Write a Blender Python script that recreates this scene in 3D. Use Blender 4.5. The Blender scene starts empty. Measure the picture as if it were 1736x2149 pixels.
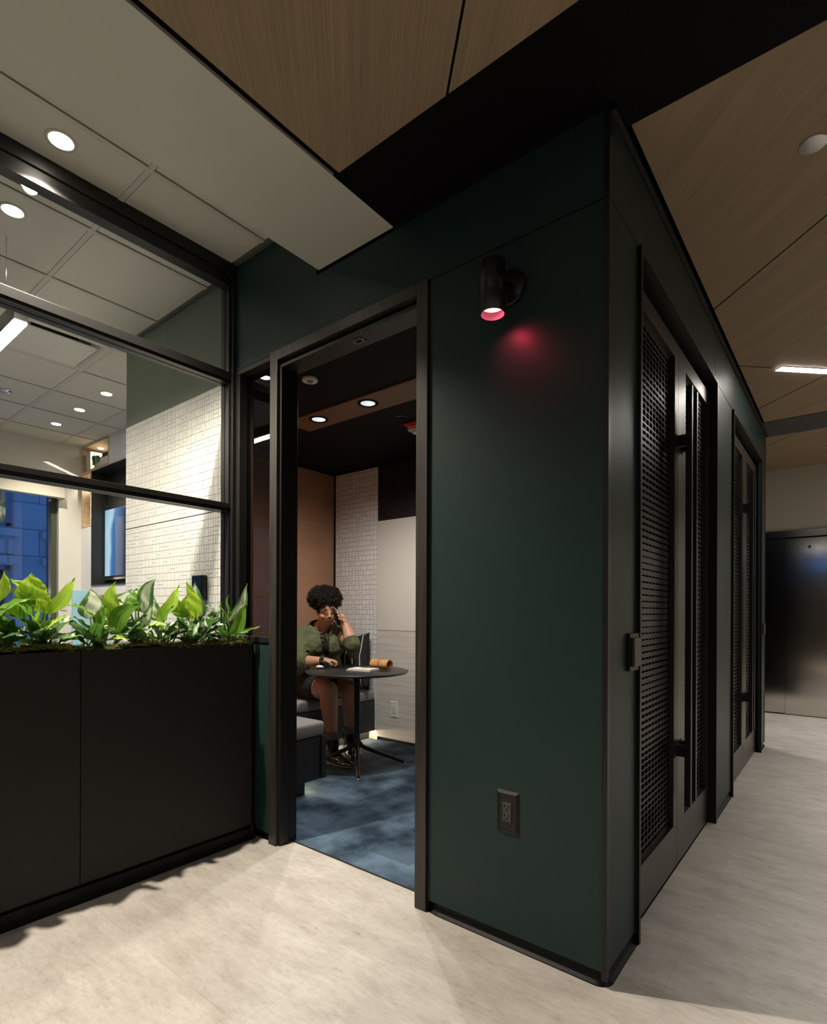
import bpy, bmesh, math, random
from mathutils import Vector, Matrix, noise
random.seed(7)
C = bpy.context.scene.collection
PI = math.pi
V = Vector

# ------------------------------------------------------------------ camera
F_PX, HOR, CX0 = 1145.0, 1284.4, 868.0
YAW, ROLL, EYE = .67471, -.00375, 1.2
cam_d = bpy.data.cameras.new('camera')
cam = bpy.data.objects.new('camera', cam_d); C.objects.link(cam)
cam_d.sensor_fit = 'HORIZONTAL'; cam_d.sensor_width = 36.0
cam_d.lens = F_PX / 1736 * 36
cam_d.shift_y = (HOR - 1074.5) / 1736
cam_d.clip_start = .02; cam_d.clip_end = 200
cam.matrix_world = Matrix.Translation((0, 0, EYE)) @ Matrix.Rotation(YAW, 4, 'Z') @ Matrix.Rotation(PI / 2, 4, 'X') @ Matrix.Rotation(-ROLL, 4, 'Z')
bpy.context.scene.camera = cam

_c, _s = math.cos(YAW), math.sin(YAW)
def ray(x, y):
    X, Yd = (x - CX0) / F_PX, (y - HOR) / F_PX
    cr, sr = math.cos(-ROLL), math.sin(-ROLL)
    X, Yd = X * cr - Yd * sr, X * sr + Yd * cr
    return V((_c * X - _s, _s * X + _c, -Yd))
def at(x, y, ax, val):            # the point of the place seen at a spot of the photo, on a known plane
    d = ray(x, y); o = V((0, 0, EYE)); i = 'xyz'.index(ax)
    return o + d * ((val - o[i]) / d[i])
def deep(x, y, t): return V((0, 0, EYE)) + ray(x, y) * t

# ------------------------------------------------------------------ materials
MATS = {}
def mat(name, col=(.5, .5, .5), rough=.5, metal=0.0, spec=.5, emit=None, es=0.0, fn=None, coat=0.0):
    if name in MATS: return MATS[name]
    m = bpy.data.materials.new(name); m.use_nodes = True
    nt = m.node_tree; b = nt.nodes['Principled BSDF']
    b.inputs['Base Color'].default_value = (*col, 1); b.inputs['Roughness'].default_value = rough
    b.inputs['Metallic'].default_value = metal; b.inputs['Specular IOR Level'].default_value = spec
    b.inputs['Coat Weight'].default_value = coat
    if emit: b.inputs['Emission Color'].default_value = (*emit, 1); b.inputs['Emission Strength'].default_value = es
    if fn: fn(nt, b)
    MATS[name] = m
    return m
def N(nt, t, **kw):
    n = nt.nodes.new(t)
    for k, v in kw.items():
        if k.startswith('i_'):
            n.inputs[k[2:].replace('_', ' ')].default_value = v
        else: setattr(n, k, v)
    return n
def coords(nt, scale=(1, 1, 1), rot=(0, 0, 0), kind='Object'):
    mp = N(nt, 'ShaderNodeMapping'); mp.inputs['Rotation'].default_value = rot
    if kind == 'World':
        g = N(nt, 'ShaderNodeNewGeometry'); nt.links.new(g.outputs['Position'], mp.inputs['Vector'])
    else: nt.links.new(N(nt, 'ShaderNodeTexCoord').outputs[kind], mp.inputs['Vector'])
    m2 = N(nt, 'ShaderNodeMapping'); m2.inputs['Scale'].default_value = scale; nt.links.new(mp.outputs['Vector'], m2.inputs['Vector'])
    return m2.outputs['Vector']
def ramp(nt, fac, stops):
    r = N(nt, 'ShaderNodeValToRGB'); e = r.color_ramp.elements
    while len(e) < len(stops): e.new(.5)
    for k, (p, c) in enumerate(stops):
        e[k].position = p; e[k].color = (*c, 1) if len(c) == 3 else c
    nt.links.new(fac, r.inputs['Fac']); return r.outputs['Color']
def noisef(nt, vec, scale, detail=4, rough=.6):
    n = N(nt, 'ShaderNodeTexNoise'); n.inputs['Scale'].default_value = scale
    n.inputs['Detail'].default_value = detail; n.inputs['Roughness'].default_value = rough
    nt.links.new(vec, n.inputs['Vector']); return n.outputs['Fac']
def bump(nt, b, h, strength=.2, dist=.002):
    n = N(nt, 'ShaderNodeBump'); n.inputs['Strength'].default_value = strength; n.inputs['Distance'].default_value = dist
    nt.links.new(h, n.inputs['Height']); nt.links.new(n.outputs['Normal'], b.inputs['Normal'])
def mul(nt, a, b_, blend='MULTIPLY', fac=1.0):
    n = N(nt, 'ShaderNodeMix', data_type='RGBA', blend_type=blend); n.inputs[0].default_value = fac
    nt.links.new(a, n.inputs[6])
    if hasattr(b_, 'links') or hasattr(b_, 'is_output'): nt.links.new(b_, n.inputs[7])
    else: n.inputs[7].default_value = (*b_, 1)
    return n.outputs[2]
def streak(c1, c2, scale, rot=(0, 0, 0), lo=.35, hi=.65, bs=.0, kind='World', nscale=1.0, detail=5):
    def fn(nt, b):
        f = noisef(nt, coords(nt, scale, rot, kind), nscale, detail)
        nt.links.new(ramp(nt, f, [(lo, c1), (hi, c2)]), b.inputs['Base Color'])
        if bs: bump(nt, b, f, bs)
    return fn
def grain_ceiling(nt, b):       # veneer grain running along (1,-1)
    v = coords(nt, (2.2, 260, 1), (0, 0, PI / 4), 'World')
    f = noisef(nt, v, 1.0, 6, .7)
    f2 = noisef(nt, coords(nt, (.7, 12, 1), (0, 0, PI / 4), 'World'), 1.0, 3)
    c = mul(nt, ramp(nt, f, [(.3, (.285, .20, .125)), (.7, (.44, .325, .21))]), ramp(nt, f2, [(.3, (.86, .86, .86)), (.7, (1, 1, 1))]))
    nt.links.new(c, b.inputs['Base Color']); bump(nt, b, f, .08, .001)
def stone_floor(nt, b):
    w = coords(nt, (1, 1, 1), (0, 0, 0), 'World')
    br = N(nt, 'ShaderNodeTexBrick'); nt.links.new(w, br.inputs['Vector'])
    br.inputs['Scale'].default_value = 1.0; br.inputs['Brick Width'].default_value = .92; br.inputs['Row Height'].default_value = .46
    br.inputs['Mortar Size'].default_value = .0012; br.offset = .5
    br.inputs['Color1'].default_value = (.89, .885, .88, 1); br.inputs['Color2'].default_value = (1.02, 1.02, 1.02, 1); br.inputs['Mortar'].default_value = (.8, .79, .78, 1)
    f = noisef(nt, coords(nt, (2.5, 7, 1), (0, 0, 0), 'World'), 1.6, 9, .68)
    f2 = noisef(nt, coords(nt, (22, 60, 1), (0, 0, 0), 'World'), 1.0, 6, .75)
    c = ramp(nt, f, [(.3, (.425, .39, .352)), (.5, (.54, .507, .468)), (.7, (.62, .59, .555))])
    c = mul(nt, c, ramp(nt, f2, [(.28, (.62, .60, .57)), (.42, (.92, .915, .91)), (.62, (1.04, 1.04, 1.04))]))
    c = mul(nt, c, br.outputs['Color'])
    nt.links.new(c, b.inputs['Base Color'])
    nt.links.new(ramp(nt, f2, [(.3, (.48,) * 3), (.7, (.40,) * 3)]), b.inputs['Roughness'])
def carpet(nt, b):
    w = coords(nt, (1, 1, 1), (0, 0, PI / 2), 'World')
    br = N(nt, 'ShaderNodeTexBrick'); nt.links.new(w, br.inputs['Vector'])
    br.inputs['Scale'].default_value = 1.0; br.inputs['Brick Width'].default_value = 1.0; br.inputs['Row Height'].default_value = .27
    br.inputs['Mortar Size'].default_value = 0.0; br.offset = .37
    br.inputs['Color1'].default_value = (.58, .60, .62, 1); br.inputs['Color2'].default_value = (1.15, 1.18, 1.2, 1)
    f = noisef(nt, coords(nt, (1, 1, 1), (0, 0, .4), 'World'), 3.6, 5, .55)
    f2 = noisef(nt, coords(nt, (1, 1, 1), (0, 0, 0), 'World'), 330, 3, .8)
    c = ramp(nt, f, [(.36, (.026, .042, .066)), (.47, (.068, .105, .150)), (.64, (.14, .205, .28))])
    c = mul(nt, c, br.outputs['Color'])
    c = mul(nt, c, ramp(nt, f2, [(.3, (.55, .55, .55)), (.7, (1.25, 1.25, 1.25))]))
    nt.links.new(c, b.inputs['Base Color']); bump(nt, b, f2, .5, .004)
def plastered(nt, b):
    f = noisef(nt, coords(nt, (1, 1, 1), (0, 0, 0), 'World'), 60, 3); bump(nt, b, f, .06, .001)
def pendantwood(c1, c2, ax):
    sc = {'x': (2.2, 40, 40), 'z': (40, 40, 2.2), 'y': (40, 2.2, 40)}[ax]
    return streak(c1, c2, sc, bs=.05)
def metal_brush(nt, b):
    f = noisef(nt, coords(nt, (1.2, 1.2, 420), (0, 0, 0), 'World'), 1.0, 4, .7)
    nt.links.new(ramp(nt, f, [(.3, (.54, .51, .47)), (.7, (.64, .61, .56))]), b.inputs['Base Color'])
    w = N(nt, 'ShaderNodeTexNoise'); w.inputs['Scale'].default_value = 1.0; w.inputs['Detail'].default_value = 1
    nt.links.new(coords(nt, (.4, .4, 3.0), (0, 0, 0), 'World'), w.inputs['Vector']); bump(nt, b, w.outputs['Fac'], .12, .006)
    b.inputs['Anisotropic'].default_value = .5
def fabric(c1, c2, sc=420):
    def fn(nt, b):
        f = noisef(nt, coords(nt, (1, 1, .45), (0, 0, 0), 'Object'), sc, 3, .7)
        nt.links.new(ramp(nt, f, [(.3, c1), (.7, c2)]), b.inputs['Base Color']); bump(nt, b, f, .3, .002)
    return fn
def cushion_lines(nt, b):        # black cloth with hand drawn pale strokes
    v = coords(nt, (1, 1, 1), (0, 0, 0), 'Object')
    nz = N(nt, 'ShaderNodeTexNoise'); nz.inputs['Scale'].default_value = 3.2; nt.links.new(v, nz.inputs['Vector'])
    sep = N(nt, 'ShaderNodeSeparateXYZ'); nt.links.new(v, sep.inputs[0])
    def M(op, a, b_=None):
        n = N(nt, 'ShaderNodeMath', operation=op)
        for k, q in enumerate((a, b_)):
            if q is None: continue
            if isinstance(q, (int, float)): n.inputs[k].default_value = q
            else: nt.links.new(q, n.inputs[k])
        return n.outputs[0]
    xx = M('ADD', M('MULTIPLY', sep.outputs[0], 13.0), M('MULTIPLY', nz.outputs['Fac'], 1.5))
    d = M('ABSOLUTE', M('SUBTRACT', M('FRACT', xx), .5))
    line = M('LESS_THAN', d, .05)
    z = M('ADD', M('MULTIPLY', sep.outputs[2], 2.1), M('MULTIPLY', M('FLOOR', xx), .37))
    gap = M('LESS_THAN', M('FRACT', z), .8)
    k = M('MULTIPLY', line, gap)
    mx = N(nt, 'ShaderNodeMix', data_type='RGBA'); nt.links.new(k, mx.inputs[0])
    mx.inputs[6].default_value = (.012, .011, .012, 1); mx.inputs[7].default_value = (.62, .54, .42, 1)
    nt.links.new(mx.outputs[2], b.inputs['Base Color'])
def leafmat(name, c1, c2, silver=None, trans=.5):
    m = bpy.data.materials.new(name); m.use_nodes = True; nt = m.node_tree
    b = nt.nodes['Principled BSDF']; out = nt.nodes['Material Output']
    b.inputs['Roughness'].default_value = .36
    tc = N(nt, 'ShaderNodeUVMap')
    sep = N(nt, 'ShaderNodeSeparateXYZ'); nt.links.new(tc.outputs[0], sep.inputs[0])
    w = N(nt, 'ShaderNodeTexWave'); w.inputs['Scale'].default_value = 1.6; w.inputs['Distortion'].default_value = 3.5; w.bands_direction = 'DIAGONAL'
    nt.links.new(tc.outputs[0], w.inputs['Vector'])
    c = ramp(nt, w.outputs['Fac'], [(.2, c1), (.8, c2)])
    a = N(nt, 'ShaderNodeMath', operation='ABSOLUTE'); nt.links.new(sep.outputs[0], a.inputs[0])
    if silver:
        nz = N(nt, 'ShaderNodeTexNoise'); nz.inputs['Scale'].default_value = 6; nz.inputs['Detail'].default_value = 6
        nt.links.new(tc.outputs[0], nz.inputs['Vector'])
        ad = N(nt, 'ShaderNodeMath', operation='MULTIPLY_ADD'); nt.links.new(nz.outputs['Fac'], ad.inputs[0]); ad.inputs[1].default_value = .9
        nt.links.new(a.outputs[0], ad.inputs[2])
        c2_ = ramp(nt, ad.outputs[0], [(.93, silver), (1.10, c1)])
        c = c2_
    rib = ramp(nt, a.outputs[0], [(.03, tuple(min(1, q * 1.5 + .05) for q in c2)), (.07, (1, 1, 1))])
    c = mul(nt, c, rib) if not silver else c
    nt.links.new(c, b.inputs['Base Color'])
    tr = N(nt, 'ShaderNodeBsdfTranslucent'); 
    hs = N(nt, 'ShaderNodeHueSaturation'); hs.inputs['Value'].default_value = 1.5; hs.inputs['Saturation'].default_value = 1.05
    nt.links.new(c, hs.inputs['Color']); nt.links.new(hs.outputs[0], tr.inputs['Color'])
    mx = N(nt, 'ShaderNodeMixShader'); mx.inputs[0].default_value = trans
    nt.links.new(b.outputs[0], mx.inputs[1]); nt.links.new(tr.outputs[0], mx.inputs[2]); nt.links.new(mx.outputs[0], out.inputs[0])
    MATS[name] = m; return m
def glassmat(name, tint=(1, 1, 1), ior=1.5):
    m = bpy.data.materials.new(name); m.use_nodes = True; nt = m.node_tree
    for n in list(nt.nodes):
        if n.type != 'OUTPUT_MATERIAL': nt.nodes.remove(n)
    out = nt.nodes['Material Output']
    t = N(nt, 'ShaderNodeBsdfTransparent'); t.inputs[0].default_value = (*tint, 1)
    g = N(nt, 'ShaderNodeBsdfGlossy'); g.inputs['Roughness'].default_value = 0.0
    fr = N(nt, 'ShaderNodeFresnel'); fr.inputs[0].default_value = ior
    geo = N(nt, 'ShaderNodeNewGeometry')
    inv = N(nt, 'ShaderNodeMath', operation='SUBTRACT'); inv.inputs[0].default_value = 1.0; nt.links.new(geo.outputs['Backfacing'], inv.inputs[1])
    k = N(nt, 'ShaderNodeMath', operation='MULTIPLY'); nt.links.new(fr.outputs[0], k.inputs[0]); nt.links.new(inv.outputs[0], k.inputs[1])
    mx = N(nt, 'ShaderNodeMixShader'); nt.links.new(k.outputs[0], mx.inputs[0]); nt.links.new(t.outputs[0], mx.inputs[1]); nt.links.new(g.outputs[0], mx.inputs[2])
    nt.links.new(mx.outputs[0], out.inputs[0]); MATS[name] = m; return m
def emis(name, col, s):
    return mat(name, (.8, .8, .8), .5, emit=col, es=s)

M_green = mat('green_laminate', (.0180, .0400, .0355), .42, spec=.22)
M_black = mat('black_ceiling_paint', (.0035, .0028, .0028), .7, spec=.12)
M_void = mat('dark_gap', (.004, .004, .004), .9, spec=.1)
M_bronze = mat('bronze_metal', (.070, .060, .053), .34, metal=.65, spec=.5)
M_sheet = mat('dark_bronze_sheet', (.024, .021, .019), .36, metal=.55, spec=.4)
M_jambm = mat('bronze_frame_shaded', (.020, .0175, .0155), .4, metal=.4, spec=.35)  # frame bronze darkened in its colour to stand for unlit reveals
M_frame = mat('black_stained_wood', (.03, .026, .023), .38, spec=.5, fn=streak((.020, .017, .015), (.042, .036, .032), (60, 60, 3), bs=.1))
M_mull = mat('dark_anodised_metal', (.017, .016, .0155), .38, metal=.2, spec=.4)
M_planter = mat('matt_black_laminate', (.0155, .0138, .0125), .55, spec=.3)
M_rubber = mat('black_rubber', (.005, .0047, .0045), .45, spec=.18)
M_wood = mat('ceiling_veneer', (.4, .28, .17), .55, spec=.25, fn=grain_ceiling)
M_floor = mat('beige_stone_tile', (.55, .5, .45), .42, spec=.4, fn=stone_floor)
M_carpet = mat('blue_grey_carpet', (.12, .15, .18), .95, spec=.1, fn=carpet)
M_white = mat('white_paint', (.74, .72, .66), .6, fn=plastered)
M_cream = mat('cream_paint', (.62, .58, .49), .6, fn=plastered)
M_soff = mat('soffit_paint', (.66, .64, .56), .5, fn=plastered)
M_ctile = mat('ceiling_tile', (.70, .685, .63), .85, spec=.1, fn=plastered)
M_grid = mat('ceiling_grid_metal', (.62, .60, .55), .5)
M_tile = mat('white_tile', (.80, .79, .765), .28, spec=.5)
M_grout = mat('grey_grout', (.22, .20, .17), .9)
M_brown = mat('tan_laminate', (.36, .19, .11), .45, spec=.4, fn=streak((.33, .175, .10), (.39, .205, .12), (3, 3, 3)))
M_panel = mat('offwhite_panel', (.66, .63, .57), .45)
M_ash = mat('pale_ash_panel', (.6, .56, .5), .5, fn=streak((.54, .50, .43), (.68, .645, .58), (2.2, 2.2, 75), bs=.03))
M_oak = mat('light_oak', (.6, .45, .3), .5, fn=streak((.50, .35, .21), (.66, .51, .35), (1.5, 30, 30), bs=.03))
M_whitelam = mat('white_laminate', (.80, .80, .80), .4)
M_steel = mat('brushed_steel', (.6, .57, .52), .13, metal=1.0, fn=metal_brush)
M_glass = glassmat('clear_glass', (.97, .985, .975)); M_smoke = glassmat('smoked_glass', (.48, .47, .45))
M_winframe = mat('olive_window_frame', (.10, .11, .075), .4, metal=.3)
M_chrome = mat('chrome', (.75, .75, .75), .15, metal=1.0)
M_bench = mat('charcoal_bench_laminate', (.028, .028, .032), .5)
M_cush = mat('grey_weave', (.3, .29, .28), .9, fn=fabric((.22, .215, .21), (.36, .35, .34)))
M_plate = mat('offwhite_plastic', (.72, .70, .64), .35)
M_blkplate = mat('bronze_plastic', (.012, .0105, .009), .4, spec=.35)
M_tabletop = mat('black_table_laminate', (.022, .021, .021), .35)
M_tableleg = mat('black_powder_coat', (.018, .017, .017), .35, metal=.3)

# ------------------------------------------------------------------ geometry helpers
class MB:
    def __init__(self): self.bm = bmesh.new()
    def _m(self, faces, mi):
        for f in faces: f.material_index = mi
    def box(self, x0, x1, y0, y1, z0, z1, mi=0, bev=0.0, seg=2):
        r = bmesh.ops.create_cube(self.bm, size=1.0)
        vs = r['verts']
        for v in vs:
            v.co = V(((x0 + x1) / 2 + v.co.x * (x1 - x0), (y0 + y1) / 2 + v.co.y * (y1 - y0), (z0 + z1) / 2 + v.co.z * (z1 - z0)))
        fs = list({f for v in vs for f in v.link_faces})
        self._m(fs, mi)
        if bev:
            es = list({e for v in vs for e in v.link_edges})
            q = bmesh.ops.bevel(self.bm, geom=es, offset=bev, segments=seg, affect='EDGES', profile=.5)
            self._m(q['faces'], mi)
        return self
    def obox(self, mw, sx, sy, sz, mi=0, bev=0.0, seg=2):
        r = bmesh.ops.create_cube(self.bm, size=1.0); vs = r['verts']
        fs = list({f for v in vs for f in v.link_faces}); self._m(fs, mi)
        for v in vs: v.co = mw @ V((v.co.x * sx, v.co.y * sy, v.co.z * sz))
        if bev:
            es = list({e for v in vs for e in v.link_edges})
            q = bmesh.ops.bevel(self.bm, geom=es, offset=bev, segments=seg, affect='EDGES', profile=.5); self._m(q['faces'], mi)
        return self
    def poly(self, pts, mi=0):
        f = self.bm.faces.new([self.bm.verts.new(p) for p in pts]); f.material_index = mi; return self
    def prism(self, pts, z0, z1, mi=0):      # plan polygon extruded in z
        a = [self.bm.verts.new((p[0], p[1], z0)) for p in pts]; b = [self.bm.verts.new((p[0], p[1], z1)) for p in pts]
        n = len(pts)
        fs = [self.bm.faces.new(a[::-1]), self.bm.faces.new(b)]
        for i in range(n): fs.append(self.bm.faces.new((a[i], a[(i + 1) % n], b[(i + 1) % n], b[i])))
        self._m(fs, mi); return self
    def lathe(self, prof, centre=(0, 0, 0), axis=(0, 0, 1), n=32, mi=0, ref=None):   # profile of (radius, height)
        ax = V(axis).normalized(); q = ax.to_track_quat('Z', 'X').to_matrix(); c = V(centre)
        rings = []
        for r, h in prof:
            if r < 1e-6: rings.append([self.bm.verts.new(c + q @ V((0, 0, h)))])
            else: rings.append([self.bm.verts.new(c + q @ V((r * math.cos(2 * PI * i / n), r * math.sin(2 * PI * i / n), h))) for i in range(n)])
        for a, b in zip(rings, rings[1:]):
            for i in range(n):
                j = (i + 1) % n
                if len(a) == 1 and len(b) == 1: continue
                if len(a) == 1: f = self.bm.faces.new((a[0], b[i], b[j]))
                elif len(b) == 1: f = self.bm.faces.new((a[i], b[0], a[j]))
                else: f = self.bm.faces.new((a[i], b[i], b[j], a[j]))
                f.material_index = mi; f.smooth = True
        return self
    def tube(self, pts, rad, n=12, mi=0, cap=True):
        pts = [V(p) for p in pts]; rr = rad if isinstance(rad, (list, tuple)) else [rad] * len(pts)
        t0 = (pts[1] - pts[0]).normalized(); nrm = t0.orthogonal().normalized(); rings = []
        for i, p in enumerate(pts):
            t = (pts[min(i + 1, len(pts) - 1)] - pts[max(i - 1, 0)]).normalized()
            nrm = (nrm - t * nrm.dot(t)).normalized(); bi = t.cross(nrm)
            rings.append([self.bm.verts.new(p + (nrm * math.cos(2 * PI * k / n) + bi * math.sin(2 * PI * k / n)) * rr[i]) for k in range(n)])
        for a, b in zip(rings, rings[1:]):
            for k in range(n):
                f = self.bm.faces.new((a[k], a[(k + 1) % n], b[(k + 1) % n], b[k])); f.material_index = mi; f.smooth = True
        if cap:
            f = self.bm.faces.new(rings[0][::-1]); f.material_index = mi
            f = self.bm.faces.new(rings[-1]); f.material_index = mi
        return self
    def ell(self, c, r, rot=None, mi=0, sub=3):
        q = bmesh.ops.create_icosphere(self.bm, subdivisions=sub, radius=1.0)
        for v in q['verts']:
            p = V((v.co.x * r[0], v.co.y * r[1], v.co.z * r[2]))
            v.co = V(c) + (rot @ p if rot else p)
        for f in {f for v in q['verts'] for f in v.link_faces}: f.material_index = mi; f.smooth = True
        return self
    def cap(self, p0, r0, p1, r1, n=16, mi=0):     # tapered capsule
        p0, p1 = V(p0), V(p1); d = p1 - p0; L = d.length
        pr = [(0, -r0)] + [(r0 * math.sin(a), -r0 * math.cos(a)) for a in (PI / 8, PI / 4, 3 * PI / 8)] + [(r0, 0), (r1, L)] + \
             [(r1 * math.cos(a), L + r1 * math.sin(a)) for a in (PI / 8, PI / 4, 3 * PI / 8)] + [(0, L + r1)]
        return self.lathe(pr, p0, d, n, mi)
    def strip(self, path, prof):      # sweep an (out, up) profile along a plan path; out is to the right of travel
        P = [V((p[0], p[1], 0)) for p in path]; rings = []
        for i, p in enumerate(P):
            ts = []
            if i > 0: ts.append((P[i] - P[i - 1]).normalized())
            if i < len(P) - 1: ts.append((P[i + 1] - P[i]).normalized())
            t = sum(ts, V()).normalized(); o = V((t.y, -t.x, 0))
            k = 1 / max(.3, t.dot(ts[0]))
            rings.append([self.bm.verts.new(p + o * a * k + V((0, 0, u))) for a, u in prof])
        n = len(prof)
        for a, b in zip(rings, rings[1:]):
            for i in range(n): self.bm.faces.new((a[i], b[i], b[(i + 1) % n], a[(i + 1) % n]))
        self.bm.faces.new(rings[0]); self.bm.faces.new(rings[-1][::-1]); return self
    def build(self, name, m, parent=None, smooth=None, recalc=True, kind=None):
        me = bpy.data.meshes.new(name)
        if recalc: bmesh.ops.recalc_face_normals(self.bm, faces=self.bm.faces[:])
        root = None
        if parent:
            root = parent
            while root.parent: root = root.parent
            if root.type != 'EMPTY' and root.location.length == 0: off = V()
            else: off = root.location.copy()
            for v in self.bm.verts: v.co -= off
        self.bm.to_mesh(me); self.bm.free()
        for mm in (m if isinstance(m, (list, tuple)) else [m]): me.materials.append(mm)
        if smooth is not None:
            for p in me.polygons: p.use_smooth = smooth
        o = bpy.data.objects.new(name, me); C.objects.link(o)
        if parent: o.parent = parent
        if kind: o['kind'] = kind
        return o
def tag(o, label, cat, group=None):
    o['label'] = label; o['category'] = cat
    if group: o['group'] = group
    return o
def thing(name, label, cat, loc, group=None, kind=None):
    o = bpy.data.objects.new(name, None); C.objects.link(o); o.location = loc; o.empty_display_size = .1
    if kind: o['kind'] = kind
    return tag(o, label, cat, group)
def struct(name, mb, m, label=None, cat=None, parent=None):
    o = mb.build(name, m, parent)
    if not parent: o['kind'] = 'structure'
    if label: o['label'] = label; o['category'] = cat
    return o
def copy_tree(o, parent=None):
    c = o.copy(); C.objects.link(c)
    if parent: c.parent = parent
    for ch in list(o.children): copy_tree(ch, c)
    return c
def lamp(kind, name, loc, power, col, parent=None, size=.03, angle=60, blend=.5, to=(0, 0, -1)):
    d = bpy.data.lights.new(name, kind); d.energy = power; d.color = col
    if kind == 'SPOT': d.spot_size = math.radians(angle); d.spot_blend = blend; d.shadow_soft_size = size
    elif kind == 'POINT': d.shadow_soft_size = size
    else: d.size = size
    o = bpy.data.objects.new(name, d); C.objects.link(o)
    loc = V(loc)
    if parent: o.parent = parent; loc = loc - parent.location
    o.location = loc; o.rotation_euler = V(to).to_track_quat('-Z', 'Y').to_euler()
    return o
# ================================================================== THE SETTING
YF, XR = 1.748, -.605               # face of the door wall, face of the wall with the mesh doors
XL, YB, ZB = -4.05, 3.79, 2.56      # the booth: tan wall, tiled back wall, black ceiling
ZW, ZT = 2.83, 3.13                 # veneer ceiling, tile ceiling
YM, XE, YS = 1.785, -4.10, 2.578    # meeting room: side wall, its free end, wall of shelves
XW = -7.10                          # window wall

# floors
m = MB(); m.box(-2.70, 3.2, -3.6, YF + .087, -.08, 0); m.box(XR - .03, 3.2, YF + .087, 7.9, -.08, 0); struct('floor', m, M_floor)
m = MB(); m.box(XL - .1, -1.37, YF + .087, YB + .05, -.08, .002); struct('floor_booth', m, M_carpet)
m = MB(); m.box(-1.37, XR - .03, YF + .09, 5.9, -.08, -.001); m.box(-1.5, .7, 7.9, 8.3, -.08, -.001); m.box(-1.5, .7, 8.2, 8.3, 0, 3); m.box(-1.5, -1.4, 7.9, 8.3, 0, 3); m.box(.66, .7, 7.9, 8.3, 0, 3); struct('floor_closet_and_light_block', m, M_void)  # closet floor, plus an unseen box behind the elevator added to block sky light
m = MB(); m.box(XW - .1, -2.70, -2.4, YM, -.08, 0); m.box(XW - .1, XL - .1, YM, YS + .3, -.08, 0)
struct('floor_meeting_room', m, mat('grey_carpet', (.17, .17, .17), .95))
m = MB(); m.box(-3.2, XR - .03, YB + .1, 7.9, -.08, 0); struct('floor_lobby', m, M_floor)
m = MB(); m.box(-2.272, -1.378, YF + .084, YF + .090, -.01, .004); struct('trim_1', m, M_mull)

# ---- veneer ceiling: flat panels with diagonal joints
def clip(poly, a, b, c):            # keep a*x + b*y <= c
    out = []
    for p, q in zip(poly, poly[1:] + poly[:1]):
        dp, dq = a * p[0] + b * p[1] - c, a * q[0] + b * q[1] - c
        if dp <= 0: out.append(p)
        if dp * dq < 0:
            t = dp / (dp - dq); out.append((p[0] + t * (q[0] - p[0]), p[1] + t * (q[1] - p[1])))
    return out
def panels(mb, rect, ks, g, z):
    x0, x1, y0, y1 = rect; R = [(x0, y0), (x1, y0), (x1, y1), (x0, y1)]
    ks = [-99] + ks + [99]
    for a, b in zip(ks, ks[1:]):
        p = clip(clip(R, 1, 1, b - g), -1, -1, -(a + g))
        if len(p) > 2: mb.prism(p, z, z + .012)
SK = at(965, 0, 'z', ZW); SL = SK.x + SK.y
SR1 = at(1490, 648, 'z', ZW); SR2 = at(1584.5, 855, 'z', ZW)
K1, K2 = SR1.x + SR1.y, SR2.x + SR2.y
m = MB(); panels(m, (-1.487, 3.2, -3.6, 1.405), [SL - 3.66, SL - 1.83, SL, SL + 1.83], .006, ZW); struct('ceiling', m, M_wood)
m = MB()
panels(m, (XR + .03, 3.2, 1.875, 5.50), [K1 - 1.83, K1, K2, K2 + 1.83], .007, ZW); struct('ceiling_corridor', m, M_wood)
m = MB(); panels(m, (-3.2, 3.2, 5.97, 7.9), [K2 + 1.4, K2 + 3.2], .004, 2.915); struct('ceiling_lobby', m, M_wood)
m = MB(); m.box(-1.515, 3.2, 1.405, YF, ZW, ZW + .02); m.box(XR + .012, 3.2, YF, 1.875, ZW, ZW + .02); struct('trim_2', m, M_black)
m = MB(); m.box(XR, 3.2, 5.50, 5.97, ZW - .005, 3.2); m.box(-3.2, XR + .01, 5.87, 5.97, ZW - .005, 3.2); struct('trim_10', m, mat('charcoal_beam_paint', (.055, .050, .049), .6))
m = MB(); m.box(-1.98, 3.25, -3.65, 7.95, ZW + .09, ZW + .14); m.box(-1.53, -1.487, -3.6, 1.41, ZW + .012, ZW + .03); m.box(XR - .01, XR + .03, 1.7, 5.9, ZW + .014, ZW + .03)
m.box(-1.5, 3.2, -3.6, 5.5, ZW + .014, ZW + .02)
struct('ceiling_void', m, M_void)
# plastered soffit and tile ceiling
m = MB(); m.box(-1.985, -1.515, -3.6, YF, ZW, 3.2); struct('ceiling_soffit', m, M_soff)
m = MB(); HX0, HX1, HY0, HY1 = -4.84, -4.245, 1.152, 1.746
m.box(XW - .1, HX0, -2.4, YM, ZT, ZT + .05); m.box(HX1, -1.985, -2.4, YM, ZT, ZT + .05); m.box(HX0, HX1, -2.4, HY0, ZT, ZT + .05); m.box(HX0, HX1, HY1, YM, ZT, ZT + .05); m.box(XW - .1, XE, YM, YS + .4, ZT, ZT + .05); struct('ceiling_meeting_room', m, M_ctile)
m = MB(); GX, GY, GP = -2.395, 1.137, .612
for k in range(-1, 9):
    x = GX - GP * k
    if x > -1.99: continue
    m.box(x - .012, x + .012, -2.4, YM if x > XE else YS + .3, ZT - .006, ZT + .001)
    m.box(x + .012, x + .0165, -2.4, YM if x > XE else YS + .3, ZT - .002, ZT + .001, 1)
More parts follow.
